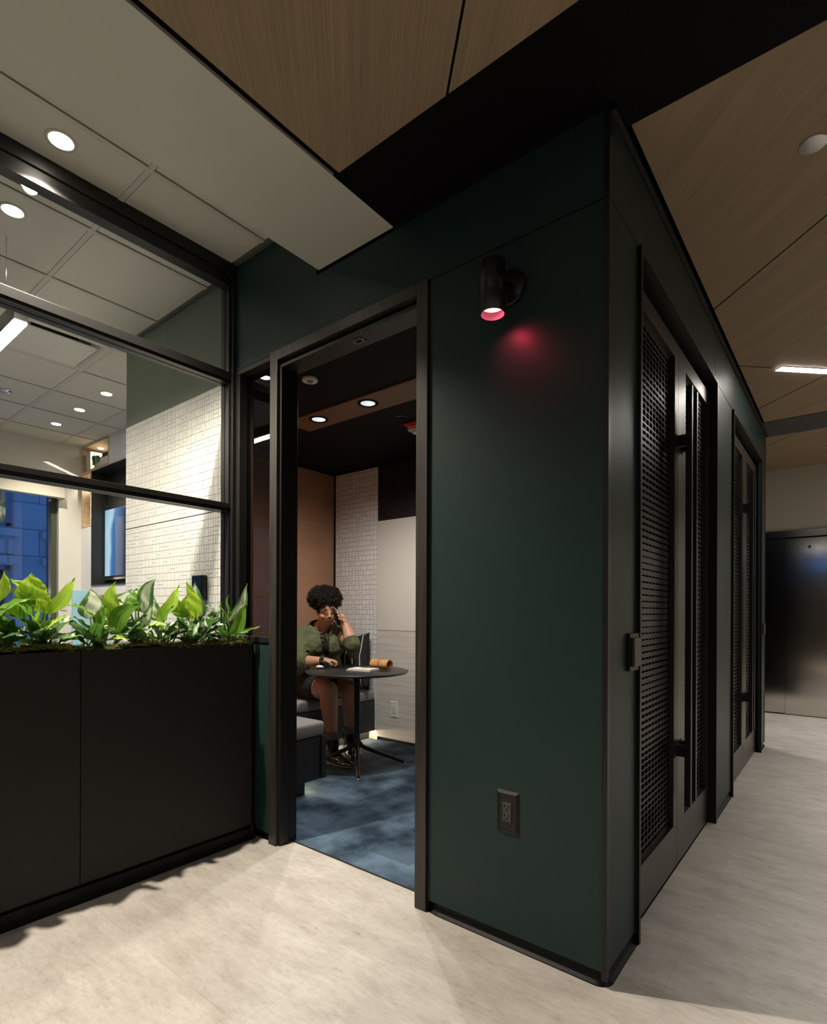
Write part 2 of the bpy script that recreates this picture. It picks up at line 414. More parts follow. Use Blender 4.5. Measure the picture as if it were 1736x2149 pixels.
for k in range(-2, 7):
    y = GY + .612 * 1 - .612 * k + .0
    xr = -1.99 if y < YF else XE
    if y > YS: continue
    m.box(XW, xr, y - .012, y + .012, ZT - .005, ZT + .001)
    m.box(XW, xr, y + .012, y + .0165, ZT - .002, ZT + .001, 1)
struct('trim_3', m, [M_grid, mat('grid_painted_shadow', (.20, .185, .155), .8)])  # second material paints a shade line along one side of each tee
m = MB(); m.box(-2.66, -1.985, YF - .022, YF, ZT - .02, ZT); m.box(XE, -2.72, YM - .02, YM, ZT - .02, ZT)
struct('trim_4', m, mat('grey_wall_angle', (.10, .10, .085), .5))

# ---- door wall (green laminate panels over a black core)
m = MB()
m.box(-2.0, XR - .012, YF, YF + .012, 2.536, 2.812)
m.box(-2.662, -2.0, YF, YF + .012, 2.536, ZT)
m.box(-1.318, XR - .014, YF, YF + .012, .045, 2.531)
m.box(-2.662, -2.344, YF, YF + .012, .045, 1.030)
struct('wall_front', m, M_green)
m = MB()
m.box(-1.325, XR - .02, YF + .012, YF + .114, .0, 3.2); m.box(-2.70, -1.30, YF + .012, YF + .114, 2.52, 3.2); m.box(-2.70, -2.30, YF + .012, YF + .114, 0, 1.036)
m.box(-1.40, -1.32, YF + .03, YF + .114, 0, 2.55)
struct('wall_front_core', m, M_void)
m = MB(); m.box(XR - .014, XR + .004, YF - .006, YF + .018, .022, 2.815); m.box(-1.515, XR, YF - .004, YF, 2.812, ZW)
struct('trim_5', m, M_mull)
# ---- wall with the mesh doors
m = MB()
for a, b in ((1.766, 2.048), (3.532, 4.078), (5.53, 5.86)): m.box(XR - .012, XR, a, b, .045, 2.531)
m.box(XR - .012, XR, 1.766, 3.521, 2.536, 2.806); m.box(XR - .012, XR, 3.525, 5.86, 2.536, 2.806)
struct('wall_right', m, M_green)
m = MB()
for a, b in ((1.78, 2.05), (3.53, 4.08), (5.53, 5.86)): m.box(XR - .11, XR - .012, a, b, 0, 2.84)
m.box(XR - .11, XR - .012, 1.78, 5.86, 2.53, 3.2); m.box(-1.36, -1.30, 1.86, 5.86, 0, 3.2); m.box(-3.2, XR - .012, 5.80, 5.87, 0, 3.2)
struct('wall_right_core', m, M_void)
m = MB(); m.box(XR - .004, XR + .016, 1.766, 5.88, 2.815, ZW + .004); m.box(XR - .014, XR + .003, 5.86, 5.874, .03, 2.815)
struct('trim_6', m, mat('brown_black_trim', (.010, .008, .006), .45))
# rubber base round the corner
def arc(cx, cy, r, a0, a1, n=8): return [(cx + r * math.cos(a0 + (a1 - a0) * i / n), cy + r * math.sin(a0 + (a1 - a0) * i / n)) for i in range(n + 1)]
prof = [(-.012, 0), (.012, 0), (.011, .003), (.001, .012), (-.004, .025), (-.005, .05), (-.012, .05)]
m = MB(); m.strip([(-1.318, YF + .012), (-1.27, YF + .004)] + arc(XR - .035, YF + .037, .035, -PI / 2, 0) + [(XR - .002, 1.9), (XR - .002, 2.048)], prof)
struct('baseboard_front', m, M_rubber)
m = MB(); m.strip([(XR - .004, 3.532), (XR - .004, 4.078)], prof); m.strip([(XR - .004, 5.53), (XR - .004, 5.85)], prof); struct('baseboard_right', m, M_rubber)

# ---- doorway with its sidelight
d = thing('door_1', 'tall black-stained timber doorway with no door leaf, beside the planter', 'doorway', (-1.85, YF, 0), kind='structure')
m = MB(); m.box(-2.344, -2.286, YF - .013, YF + .114, .0, 2.536, bev=.0015); m.box(-1.378, -1.322, YF - .013, YF + .114, 0, 2.536, bev=.0015); m.box(-2.286, -1.378, YF - .013, YF + .05, 2.484, 2.536, bev=.0015)
m.build('casing', M_frame, d)
m = MB(); m.box(-2.2865, -2.270, YF + .004, YF + .062, 0, 2.462, bev=.001); m.box(-2.2865, -2.272, YF + .066, YF + .112, 0, 2.462, bev=.001)
m.box(-2.27, -1.378, YF + .004, YF + .112, 2.448, 2.464, bev=.001); m.box(-2.27, -1.378, YF + .05, YF + .114, 2.464, 2.53)
m.box(-1.40, -1.378, YF + .06, YF + .114, 0, 2.464); m.build('jamb', mat('black_jamb', (.012, .0105, .0095), .42, spec=.35), d)
m = MB(); m.box(-1.80, -1.74, YF + .03, YF + .08, 2.4462, 2.4482); m.box(-1.787, -1.753, YF + .049, YF + .061, 2.445, 2.4464, 1)
for x in (-1.793, -1.747): m.lathe([(0, 2.4448), (.004, 2.4448), (.004, 2.4462)], (x, YF + .055, 0), n=10, mi=2)
m.build('strike_plate', [M_frame, M_void, M_chrome], d)
m = MB(); m.box(-2.662, -2.344, YF - .004, YF + .07, 2.503, 2.531, bev=.001); m.box(-2.662, -2.344, YF - .006, YF + .07, 1.036, 1.066, bev=.001); m.box(-2.662, -2.628, YF - .002, YF + .07, 1.066, 2.503, bev=.001)
s = m.build('sidelight_frame', M_mull, d)
m = MB(); m.box(-2.628, -2.344, YF + .045, YF + .055, 1.066, 2.503); m.build('sidelight_glass', M_smoke, s)

# ---- glazed partition beside the planter
XG = -2.68
d = thing('glass_partition', 'black-framed glazed partition of three tall panes behind the planter', 'partition', (XG - .04, .2, 0), kind='structure')
m = MB(); m.box(XG - .085, XG, -2.4, YF, 3.068, ZT, bev=.002); m.box(XG - .075, XG - .01, -2.4, YF, 3.005, 3.068); m.build('top_rail', M_mull, d)
m = MB(); m.box(XG - .085, XG, -2.4, YF, 2.478, 2.522, bev=.0015); m.box(XG - .08, XG - .0465, -2.4, YF, 2.462, 2.478); m.box(XG - .0385, XG - .004, -2.4, YF, 2.462, 2.478); m.build('upper_rail', M_mull, d)
m = MB(); m.box(XG - .085, XG, -2.4, YF, 1.770, 1.797, bev=.0015); m.box(XG - .08, XG - .0465, -2.4, YF, 1.752, 1.770); m.box(XG - .0385, XG - .004, -2.4, YF, 1.752, 1.770); m.build('lower_rail', M_mull, d)
m = MB(); m.box(XG - .085, XG + .018, YF - .022, YF + .045, 0, ZT); m.box(XG - .08, XG - .0465, YF - .034, YF - .022, 1.03, 3.005); m.box(XG - .0385, XG - .004, YF - .034, YF - .022, 1.03, 3.005); m.build('mullion', M_mull, d)
m = MB(); m.box(XG - .085, XG, -2.4, YF, 0, 1.03); m.build('dwarf_wall', M_planter, d)
for a, b in ((1.03, 1.756), (1.792, 2.466), (2.518, 3.01)):
    m = MB(); m.box(XG - .047, XG - .038, -2.4, YF - .025, a, b); m.build('glass_pane', M_glass, d)

# ---- tiles
def tiles(mb, x0, x1, z0, z1, y, s=.05, gap=.0032, seed=3, dirn=-1):
    rnd = random.Random(seed); mb.box(x0, x1, y, y + .01, z0, z1, 1)
    def q(a, b, c, e):
        a, b, c, e = a + gap / 2, b - gap / 2, c + gap / 2, e - gap / 2
        if b > x1: b = x1
        if e > z1: e = z1
        if b - a < .003 or e - c < .003: return
        yy = y - .002 if dirn < 0 else y + .012
        mb.poly([(a, yy, c), (b, yy, c), (b, yy, e), (a, yy, e)])
    nx = int((x1 - x0) / s) + 1; nz = int((z1 - z0) / s) + 1
    for i in range(nx):
        for j in range(nz):
            a, c = x0 + i * s, z0 + j * s; b, e = a + s, c + s; r = rnd.random()
            if a >= x1 or c >= z1: continue
            if r < .36: q(a, b, c, e)
            elif r < .62: q(a, (a + b) / 2, c, e); q((a + b) / 2, b, c, e)
            elif r < .72: t = a + s * .36; q(a, t, c, e); q(t, b, c, e)
            elif r < .88: q(a, b, c, (c + e) / 2); q(a, b, (c + e) / 2, e)
            else:
                t = a + s / 2; q(a, t, c, e); q(t, b, c, (c + e) / 2); q(t, b, (c + e) / 2, e)
# meeting room walls
m = MB(); m.box(XE, -2.75, YM, YM + .02, 2.526, ZT); struct('wall_meeting_side', m, mat('green_plaster_lit', (.15, .18, .145), .5, spec=.4))  # plaster colour lightened to stand for a glow on this wall
m = MB(); tiles(m, XE, -2.75, 0, 1.786, YM, gap=.0028, seed=5); tiles(m, XE, -2.75, 1.792, 2.522, YM, gap=.0028, seed=9)
struct('wall_meeting_tiled', m, [M_tile, mat('pale_grout', (.60, .59, .555), .9)])
m = MB(); m.box(XE - .012, -2.70, YM + .02, YM + .078, 0, ZT + .05); m.box(XE - .012, XL - .003, YM + .02, YB, 0, ZT); struct('wall_meeting_core', m, M_white)
m = MB(); tiles(m, XW, -2.75, 0, 2.4, -2.41, s=.1, gap=.006, seed=4, dirn=1); m.box(XW, -2.7, -2.45, -2.41, 2.4, ZT); struct('wall_meeting_far', m, [M_tile, mat('pale_grout', (.4, .39, .35), .9)])
# window wall
m = MB(); m.box(XW - .25, XW, 2.345, YS + .3, 0, ZT); m.box(XW - .25, XW, -2.45, 2.345, 2.60, ZT); m.box(XW - .25, XW, -2.45, 2.345, 0, .72); struct('wall_left', m, mat('warm_white_paint', (.72, .70, .655), .6))
w = thing('window_1', 'large fixed window with olive metal frame looking onto a blue stone facade', 'window', (XW - .08, 1, .72), kind='structure')
m = MB(); m.box(XW - .13, XW - .06, 2.262, 2.345, .72, 2.60); m.box(XW - .13, XW - .06, -2.4, 2.262, 1.395, 1.447); m.box(XW - .13, XW - .06, -2.4, 2.262, 2.54, 2.60); m.box(XW - .13, XW - .06, -2.4, 2.262, .72, .78)
for y in (-.9, .75): m.box(XW - .13, XW - .06, y - .04, y + .04, .78, 2.54)
m.build('window_frame', M_winframe, w)
m = MB(); m.box(XW - .1, XW - .09, -2.4, 2.262, .78, 2.56); m.build('window_pane', M_glass, w)
m = MB(); m.box(XW - .058, XW - .05, 2.258, 2.285, .78, 2.56); m.build('window_bead', M_chrome, w)
# wall of shelves, with openings for the two cubes and the screen niche
m = MB()
def holed(mb, x0, x1, z0, z1, y, holes):
    xs = sorted({x0, x1, *[h[0] for h in holes], *[h[1] for h in holes]}); zs = sorted({z0, z1, *[h[2] for h in holes], *[h[3] for h in holes]})
    for a, b in zip(xs, xs[1:]):
        for c, e in zip(zs, zs[1:]):
            cx, cz = (a + b) / 2, (c + e) / 2
            if any(h[0] < cx < h[1] and h[2] < cz < h[3] for h in holes): continue
            mb.box(a, b, y, y + .02, c, e)
CU1 = (XW + .015, -6.345, 2.812, 3.118); CU2 = (XW + .015, -6.815, 2.176, 2.80); NI = (-6.795, -5.2, 1.485, 2.80); CU3 = (-6.78, -5.2, 1.16, 1.385)
holed(m, XW, -5.2, 0, ZT, YS, [CU1, CU2, NI, CU3]); struct('wall_shelf', m, M_whitelam)
m = MB(); m.box(XW - .1, -5.2, YS + .32, YS + .40, 0, ZT); m.box(-5.2, XL - .05, YS + .02, YS + .1, 0, ZT); struct('wall_shelf_back', m, M_white)
# booth
m = MB()
for a, b in ((.0, 1.030), (1.033, 1.5435), (1.5465, 2.0515), (2.0545, ZB)): m.box(XL - .006, XL, 1.87, YB + .0, a, b)
m.box(XL - .05, XL - .005, 1.85, YB + .05, 0, ZB + .1, 1); struct('wall_booth_left', m, [M_brown, M_void])
m = MB(); m.box(XL - .001, XL + .014, YB - .012, YB + .01, 0, ZB); struct('trim_9', m, M_void)
m = MB(); tiles(m, XL + .014, -3.462, .0, ZB, YB, s=.047, gap=.0032, seed=21); struct('wall_booth_back', m, [M_tile, M_grout])
m = MB(); m.box(-3.459, -1.40, YB - .004, YB + .02, 1.030, 2.050); struct('wall_booth_panel_upper', m, M_panel)
m = MB(); m.box(-3.459, -1.40, YB - .004, YB + .02, .035, 1.026); struct('wall_booth_panel_lower', m, M_ash)
m = MB(); m.box(-3.459, -1.40, YB - .003, YB + .02, 2.053, ZB); m.box(-4.2, -1.3, YB + .02, YB + .08, 0, ZB + .2); struct('wall_booth_panel_top', m, M_planter)
m = MB(); m.box(-1.42, -1.38, YF + .114, YB, 0, ZB); struct('wall_booth_right', m, M_planter)
m = MB(); m.box(XL - .05, -1.36, YF + .114, YB + .05, ZB, ZB + .06); struct('ceiling_booth', m, M_black)
m = MB(); m.box(-3.17, -1.42, 2.472, 2.705, ZB - .010, ZB + .001); struct('trim_7', m, mat('tan_ceiling_strip', (.14, .060, .020), .5))
m = MB(); m.box(XL, -2.69, YF + .114, YF + .13, 0, ZB); m.box(-2.69, -2.35, YF + .114, YF + .13, 0, 1.03); struct('wall_booth_front', m, M_brown)

# ---- mesh double doors
def mesh_door(name, y0, label, first=None):
    if first:
        c = copy_tree(first); c.name = name; c.location.y += y0 - first['y0']; c['label'] = label; del c['y0']; return c
    XD = -.635
    d = thing(name, label, 'double door', (XD, y0, 0), kind='structure'); d['y0'] = y0
    m = MB(); m.box(XD - .05, XR + .014, y0, y0 + .020, 0, 2.531); m.box(XD - .05, XR + .014, y0 + 1.455, y0 + 1.478, 0, 2.531); m.box(XD - .05, XR + .014, y0 + .02, y0 + 1.455, 2.508, 2.531)
    m.build('door_frame', M_jambm, d)
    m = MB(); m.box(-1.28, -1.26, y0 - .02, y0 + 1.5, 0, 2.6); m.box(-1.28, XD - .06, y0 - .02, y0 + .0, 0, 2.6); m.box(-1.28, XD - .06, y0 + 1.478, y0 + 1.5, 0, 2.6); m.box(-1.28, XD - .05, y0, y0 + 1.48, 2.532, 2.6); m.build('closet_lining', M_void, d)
    for a, b, o0, o1 in ((.022, .741, .10, .675), (.745, 1.453, .885, 1.40)):
        a, b, o0, o1 = (y0 + q for q in (a, b, o0, o1)); z0, z1 = .21, 2.385
        m = MB()
        m.box(XD - .04, XD, a, o0, .012, 2.462); m.box(XD - .04, XD, o1, b, .012, 2.462); m.box(XD - .04, XD, o0, o1, .012, z0); m.box(XD - .04, XD, o0, o1, z1, 2.462)
        leaf = m.build('door_leaf', M_bronze, d)
        # perforated sheet: slots tall at top and foot, narrow at mid height
        m = MB(); ys = [o0]; n = 12; p = (o1 - o0) / n
        for i in range(n): ys += [o0 + p * i + .0035, o0 + p * (i + 1) - .0035]
        ys.append(o1); zs = [z0]; z = z0 + .012; pit = .0262
        while z < z1 - .02:
            t = (z - .21) / 2.175; e = min(1, abs(t - .47) / .36)
            h = .0055 + .0180 * e ** 1.6 * (.80 + .2 * math.sin(z * 26))
            if .3 < t < .66: h *= .8 + .35 * abs(math.sin(z * 11))
            zs += [z, z + h]; z += pit
        zs.append(z1)
        vv = [[m.bm.verts.new((XD - .022, y, zz)) for zz in zs] for y in ys]
        for i in range(len(ys) - 1):
            for j in range(len(zs) - 1):
                if i % 2 == 1 and j % 2 == 1: continue
                m.bm.faces.new((vv[i][j], vv[i + 1][j], vv[i + 1][j + 1], vv[i][j + 1]))
        sh = m.build('perforated_sheet', M_sheet, leaf); md = sh.modifiers.new('thick', 'SOLIDIFY'); md.thickness = .0025; md.offset = 0
        py = (y0 + .708) if a < y0 + .5 else (y0 + .812)
        m = MB(); m.box(XD + .042, XD + .068, py - .013, py + .013, .31, 2.25, bev=.002)
        for zz in (2.0, .56): m.box(XD, XD + .052, py - .012, py + .012, zz - .026, zz + .026, bev=.002); m.box(XD, XD + .004, py - .018, py + .018, zz - .034, zz + .034, bev=.001)
        m.build('pull_handle', M_tableleg, leaf)
        m = MB(); m.lathe([(0, -.004), (.006, -.004), (.006, .012), (0, .012)], (XD - .01, (y0 + .62 if a < y0 + .5 else y0 + .83), 2.466), n=12); m.build('pivot_pin', M_chrome, leaf)
    return d
D2 = mesh_door('door_2', 2.05, 'first pair of bronze perforated doors with tall pull bars, beside the green corner')
D3 = mesh_door('door_3', 4.08, 'second pair of bronze perforated doors, farther down the corridor by the elevator', D2)
del D2['y0']

# ---- lobby wall and elevator
YE = 7.82
m = MB(); m.box(-3.2, -1.35, YE, YE + .1, 0, 3.0); m.box(.65, 3.2, YE, YE + .1, 0, 3.0); m.box(-1.35, .65, YE, YE + .1, 2.178, 3.0); struct('wall_lobby', m, M_cream)
d = thing('door_4', 'brushed steel elevator doors at the end of the corridor', 'elevator', (-.35, YE, 0), kind='structure')
m = MB(); m.box(-1.35, .65, YE - .02, YE + .1, 2.098, 2.178); m.box(-1.35, -1.27, YE - .02, YE + .1, 0, 2.098); m.box(.57, .65, YE - .02, YE + .1, 0, 2.098); m.build('door_surround', M_steel, d)
m = MB(); m.box(-1.27, -.602, YE + .035, YE + .06, .004, 2.098); m.build('door_panel', M_steel, d)
m = MB(); m.box(-.598, .57, YE + .012, YE + .034, .004, 2.085); m.build('door_panel', M_steel, d)
m = MB(); m.lathe([(.016, 0), (.016, -.003), (.008, -.003), (.008, .004), (0, .004)], (-.369, YE + .0115, 1.978), (0, 1, 0), 20); m.build('key_hole', M_void, d)
m = MB(); m.box(-1.27, .57, YE + .0, YE + .1, -.01, .006); m.build('door_sill', M_mull, d)

# ---- the parts of the place out of the picture
m = MB(); BY = -2.3
m.box(3.2, 3.3, BY - .1, 8.0, 0, 3.2); m.box(-2.7, -1.6, BY - .1, BY, 0, 3.2); m.box(1.9, 3.2, BY - .1, BY, 0, 3.2); m.box(-1.6, 1.9, BY - .1, BY, 0, 2.28); m.box(-1.6, 1.9, BY - .1, BY, 2.80, 3.2); m.box(-2.78, -2.6, BY - .2, BY, 0, 3.2)
m.box(-3.3, -3.2, 5.8, 8.0, 0, 3.2); struct('wall_back', m, mat('dark_taupe_paint', (.085, .077, .068), .7))
w = thing('window_2', 'high strip window behind the viewer, blue at dusk', 'window', (0, BY - .05, 2.28), kind='structure')
m = MB(); m.box(-1.6, 1.9, BY - .08, BY - .02, 2.28, 2.31); m.box(-1.6, 1.9, BY - .08, BY - .02, 2.77, 2.80)
for x in (-1.57, -.5, .6, 1.87): m.box(x - .02, x + .02, BY - .08, BY - .02, 2.31, 2.77)
m.build('window_frame', M_winframe, w)
m = MB(); m.box(-1.6, 1.9, BY - .055, BY - .045, 2.31, 2.77); m.build('window_pane', M_glass, w)
# ================================================================== LIGHTS AND FITTINGS
WARM, COOL, NEUT = (1, .89, .73), (1, .96, .895), (1, .945, .86)
def downlight(x, y, z, r, label, cat, group=None, power=0, col=WARM, es=30, ang=110, trim_m=M_grid, blend=.6, size=.03):
    d = thing('downlight', label, cat, (x, y, z), group)
    m = MB(); m.lathe([(r + .012, -.0005), (r + .012, -.003), (r, -.005), (r - .004, -.003), (r - .004, .004)], (x, y, z), n=36); m.build('trim_ring', trim_m, d)
    m = MB(); m.lathe([(0, -.0026), (r - .003, -.0026)], (x, y, z), n=36); m.build('lens', emis('lens_%s_%d' % (str(col), es), col, es), d)
    if power: lamp('SPOT', 'light', (x, y, z - .012), power, col, d, size, ang, blend)
    return d
DLG = 'round recessed downlights in the meeting room ceiling'
A = lambda x, y: at(x, y, 'z', ZT)
p = A(121, 300); downlight(p.x, p.y, ZT, .047, 'round ceiling downlight glowing just outside the glass partition, above the planter', 'light', DLG, 470, WARM, 40, 120)
p = A(20, 448); downlight(p.x, p.y, ZT, .047, 'round ceiling downlight glowing just inside the glass, above the end of the long pendant', 'light', DLG, 88, WARM, 40, 125)
for k, (q, l) in enumerate(((( 220, 831), 'glowing ceiling downlight nearest the tiled wall in the row of three'), ((164, 865), 'middle glowing ceiling downlight in the row of three before the shelf wall'), ((115, 895), 'glowing ceiling downlight nearest the window in the row of three'))):
    p = A(*q); downlight(p.x, p.y, ZT, .047, l, 'light', DLG, 125, WARM, 40, 115)
for x, l in ((-3.77, 'added fill downlight above the pendant, nearest the end of it'), (-4.38, 'added fill downlight above the middle of the pendant'), (-5.0, 'added fill downlight above the far end of the pendant')):
    downlight(x, .841, ZT, .047, l, 'light', DLG, 50, WARM, 40, 130)  # out-of-frame row added to light the tiled wall evenly
# long pendant
d = thing('pendant_light', 'long slim linear pendant with glowing underside in the meeting room', 'light', (-4.0, .88, 2.61))
m = MB(); m.box(-4.9, -3.165, .85, .91, 2.618, 2.70, bev=.002); m.build('housing', M_mull, d)
m = MB(); m.box(-4.895, -3.17, .853, .907, 2.606, 2.618); m.build('diffuser', emis('pendant_glow', (1, .88, .68), 26), d)
for x in (-4.7, -3.4): m = MB(); m.tube([(x, .88, 2.7), (x, .88, ZT)], .002, 6); m.build('hanging_wire', M_chrome, d)
# air diffuser
q = V(((HX0 + HX1) / 2, (HY0 + HY1) / 2, ZT)); d = thing('air_diffuser', 'square white ceiling air diffuser with a flat plaque and dark opening', 'air vent', q)
m = MB(); hx = (HX1 - HX0) / 2
for a, r0, z0, r1, z1 in ((0, hx, ZT - .004, hx - .022, ZT - .004), (0, hx - .022, ZT - .004, hx - .075, ZT + .035), (0, hx - .075, ZT + .035, hx - .075, ZT + .15)):
    A4 = [V((q.x + sx * r0, q.y + sy * r0, z0)) for sx, sy in ((-1, -1), (1, -1), (1, 1), (-1, 1))]; B4 = [V((q.x + sx * r1, q.y + sy * r1, z1)) for sx, sy in ((-1, -1), (1, -1), (1, 1), (-1, 1))]
    for k in range(4): m.poly([A4[k], A4[(k + 1) % 4], B4[(k + 1) % 4], B4[k]])
m.build('outer_frame', M_ctile, d)
m = MB(); m.box(q.x - .26, q.x + .26, q.y - .26, q.y + .26, ZT + .150, ZT + .156); m.build('back_pan', M_grid, d)
m = MB(); m.lathe([(.17, -.001), (.17, -.09), (.165, -.09), (.165, -.001)], (q.x, q.y, ZT + .149), n=40); m.lathe([(0, -.001), (.166, -.001)], (q.x, q.y, ZT + .149), n=40); m.build('duct_collar', M_void, d)
m = MB(); m.box(q.x - .228, q.x + .228, q.y - .222, q.y + .228, ZT - .012, ZT - .004, bev=.002); m.build('plaque', mat('plaque_white', (.72, .70, .65), .35), d)
for sx in (-1, 1):
    for sy in (-1, 1): m = MB(); m.tube([(q.x + sx * .2, q.y + sy * .2, ZT - .005), (q.x + sx * .2, q.y + sy * .2, ZT + .148)], .012, 10); m.build('post', M_grid, d)
p = at(6, 826, 'z', ZT); d = thing('ceiling_speaker', 'small round chrome ceiling fitting in the meeting room tile ceiling', 'ceiling fitting', p)
m = MB(); m.lathe([(.055, -.001), (.055, -.012), (.03, -.022), (0, -.024)], p, n=28); m.build('cover', M_chrome, d)
# corridor linear lights set into the veneer at 45 degrees
def slot(a, b, w, label, es):
    a, b = V((*a, ZW)), V((*b, ZW)); t = (b - a).normalized(); mw = Matrix.Translation((a + b) / 2) @ Matrix.Rotation(math.atan2(t.y, t.x), 4, 'Z'); L = (b - a).length
    d = thing('linear_light', label, 'light', (a + b) / 2)
    m = MB(); m.obox(mw @ Matrix.Translation((0, 0, -.0022)), L + .006, w + .006, .003); m.build('edge_trim', M_mull, d)
    m = MB(); m.obox(mw @ Matrix.Translation((0, 0, -.0047)), L, w, .003); m.build('diffuser', emis('slot_glow_%d' % es, NEUT, es), d)
    return d
p = at(1631, 767, 'z', ZW)
slot((p.x, p.y), (p.x + 1.0, p.y + 1.0), .055, 'glowing linear light slot set diagonally in the veneer ceiling beyond the mesh doors', 45)
slot((1.42, 2.14), (2.12, 2.84), .055, 'glowing linear light slot in the veneer ceiling, far to the right of the picture', 24)
slot((.9, -1.3), (1.7, -2.1), .055, 'added linear fill light in the veneer ceiling behind the viewer', 46)  # unseen slot added as soft fill from behind the camera
slot((-1.35, -1.9), (-.45, -1.0), .055, 'added linear fill light in the veneer ceiling behind the viewer, by the soffit', 36)  # also added out of view, to fill the door wall and near floor
# seam running from the light slot to the wall
m = MB(); m.obox(Matrix.Translation((-.5, p.y - p.x - .5, ZW - .0003)) @ Matrix.Rotation(PI / 4, 4, 'Z'), .26, .008, .0006); struct('trim_8', m, M_void)
# lobby light
downlight(.55, 7.05, 2.915, .05, 'round downlight in the lobby veneer ceiling by the elevator', 'light', None, 190, NEUT, 20, 62, blend=.12)
CG = 'added fill downlights in the corridor veneer ceiling'  # unseen downlights added to brighten the corridor floor
for x, y, w_, l in ((1.0, 1.4, 130, 'added fill downlight at the right, level with the door wall'), (1.0, 3.0, 150, 'added fill downlight at the right, level with the first mesh doors'), (1.0, 4.6, 150, 'added fill downlight at the right, level with the second mesh doors')):
    downlight(x, y, ZW, .05, l, 'light', CG, w_, NEUT, 25, 72 if x == 1.0 else 125, blend=.7)
downlight(1.9, 6.8, 2.915, .05, 'added fill downlight in the lobby veneer ceiling, farther right', 'light', None, 230, NEUT, 20, 150, blend=.8)  # unseen lamp added to lift the lobby wall and ceiling
# cover plate in the veneer
p = at(1700, 295, 'z', ZW); tag(MB().lathe([(.043, 0), (.043, -.004), (.040, -.0055), (0, -.006)], (p.x, p.y, ZW), n=40).build('cover_plate', mat('brushed_cover', (.62, .60, .58), .35, metal=.6)), 'round brushed metal cover plate flush in the corridor veneer ceiling', 'cover plate')

# ---- wall sconce
xs, zs = at(1066, 605, 'y', YF).x, 2.363
d = thing('wall_sconce', 'black cylinder wall lamp shining red on the green wall beside the doorway', 'wall lamp', (xs, YF, zs))
m = MB(); m.lathe([(0, 0), (.064, 0), (.064, .012), (.060, .016), (0, .016)], (xs, YF, zs), (0, -1, 0), 48); m.build('backplate', M_tableleg, d)
yl = 1.645; xl = xs - .012
m = MB(); m.tube([(xs, YF - .01, zs), (xl, yl, zs - .02)], .016, 16); m.build('arm', M_tableleg, d)
m = MB()
r = .043; zt, zb = 2.414, 2.232
m.lathe([(0, zt), (r - .003, zt), (r, zt - .003), (r, zb), (r - .003, zb)], (xl, yl, 0), n=48); m.lathe([(r - .003, zb), (r - .003, zb + .03), (0, zb + .03)], (xl, yl, 0), n=48, mi=1); m.build('shade', [M_tableleg, mat('inner_reflector', (.22, .2, .2), .4)], d)
m = MB(); m.lathe([(0, zb + .028), (r - .004, zb + .028)], (xl, yl, 0), n=40); m.build('lamp_lens', emis('red_lens', (1, .13, .22), 9), d)
for zz in (.034, -.036): m = MB(); m.ell((xs - .02, YF - .018, zs + zz), (.003, .003, .003), sub=2); m.build('screw', M_chrome, d)
lamp('SPOT', 'light', (xl + .012, yl + .004, zb + .022), 3.4, (1, .05, .11), d, .034, 122, 1.0, to=(.5, .72, -1))

# ---- outlets and readers
def outlet(label, x, z, y, m1, m2, w=.09, h=.152):
    d = thing('wall_outlet', label, 'outlet', (x, y, z))
    m = MB(); hw, hh = w / 2, h / 2
    o = [(-hw, -hh), (hw, -hh), (hw, hh), (-hw, hh)]; i_ = [(a * .78, b * .86) for a, b in o]
    for k in range(4):
        a, b, c, e = o[k], o[(k + 1) % 4], i_[(k + 1) % 4], i_[k]
        m.poly([(x + a[0], y - .001, z + a[1]), (x + b[0], y - .001, z + b[1]), (x + c[0], y - .008, z + c[1]), (x + e[0], y - .008, z + e[1])])
    m.poly([(x + q[0], y - .0055, z + q[1]) for q in i_])
    for k in range(4):
        a, b = i_[k], i_[(k + 1) % 4]
        m.poly([(x + a[0], y - .008, z + a[1]), (x + b[0], y - .008, z + b[1]), (x + b[0], y - .0055, z + b[1]), (x + a[0], y - .0055, z + a[1])])
    m.build('cover_plate', m1, d)
    m = MB(); m.box(x - .0175, x + .0175, y - .009, y - .005, z - .034, z + .034, bev=.0015); rc = m.build('receptacle', m2, d)
    m = MB()
    for s in (.017, -.015):
        m.box(x - .010, x - .0075, y - .0095, y - .0088, z + s - .001, z + s + .008); m.box(x - .0135, x - .0075, y - .0095, y - .0088, z + s + .0025, z + s + .0045)
        m.box(x + .0065, x + .009, y - .0095, y - .0088, z + s - .001, z + s + .008); m.lathe([(0, 0), (.0032, 0)], (x, y - .0092, z + s - .0085), (0, -1, 0), 10)
    m.lathe([(0, 0), (.0016, 0)], (x, y - .0092, z), (0, -1, 0), 8)
    m.build('socket_slot', M_void, rc)
    return d
p = at(1069.5, 1702, 'y', YF); outlet('dark bronze duplex outlet low on the green wall under the red lamp', p.x, p.z, YF, M_blkplate, mat('charcoal_plastic', (.05, .048, .045), .4))
p = at(829.5, 1489, 'y', YB - .004); outlet('off-white duplex outlet on the pale panel inside the booth', p.x, p.z, YB - .004, M_plate, M_plate)
def reader(label, y, z):
    d = thing('card_reader', label, 'card reader', (XR, y, z))
    m = MB(); m.box(XR, XR + .012, y - .052, y + .052, z - .066, z + .066, bev=.003); m.build('back_box', M_blkplate, d)
    m = MB(); m.box(XR + .012, XR + .024, y - .040, y + .040, z - .05, z + .05, bev=.004); m.build('face', mat('bronze_plastic_face', (.055, .048, .040), .4), d)
    return d
r1 = reader('flat bronze card reader on the green strip before the first mesh doors', 1.992, 1.062)
r2 = copy_tree(r1); r2.location.y = 5.66; r2['label'] = 'flat bronze card reader past the second mesh doors at the wall end'
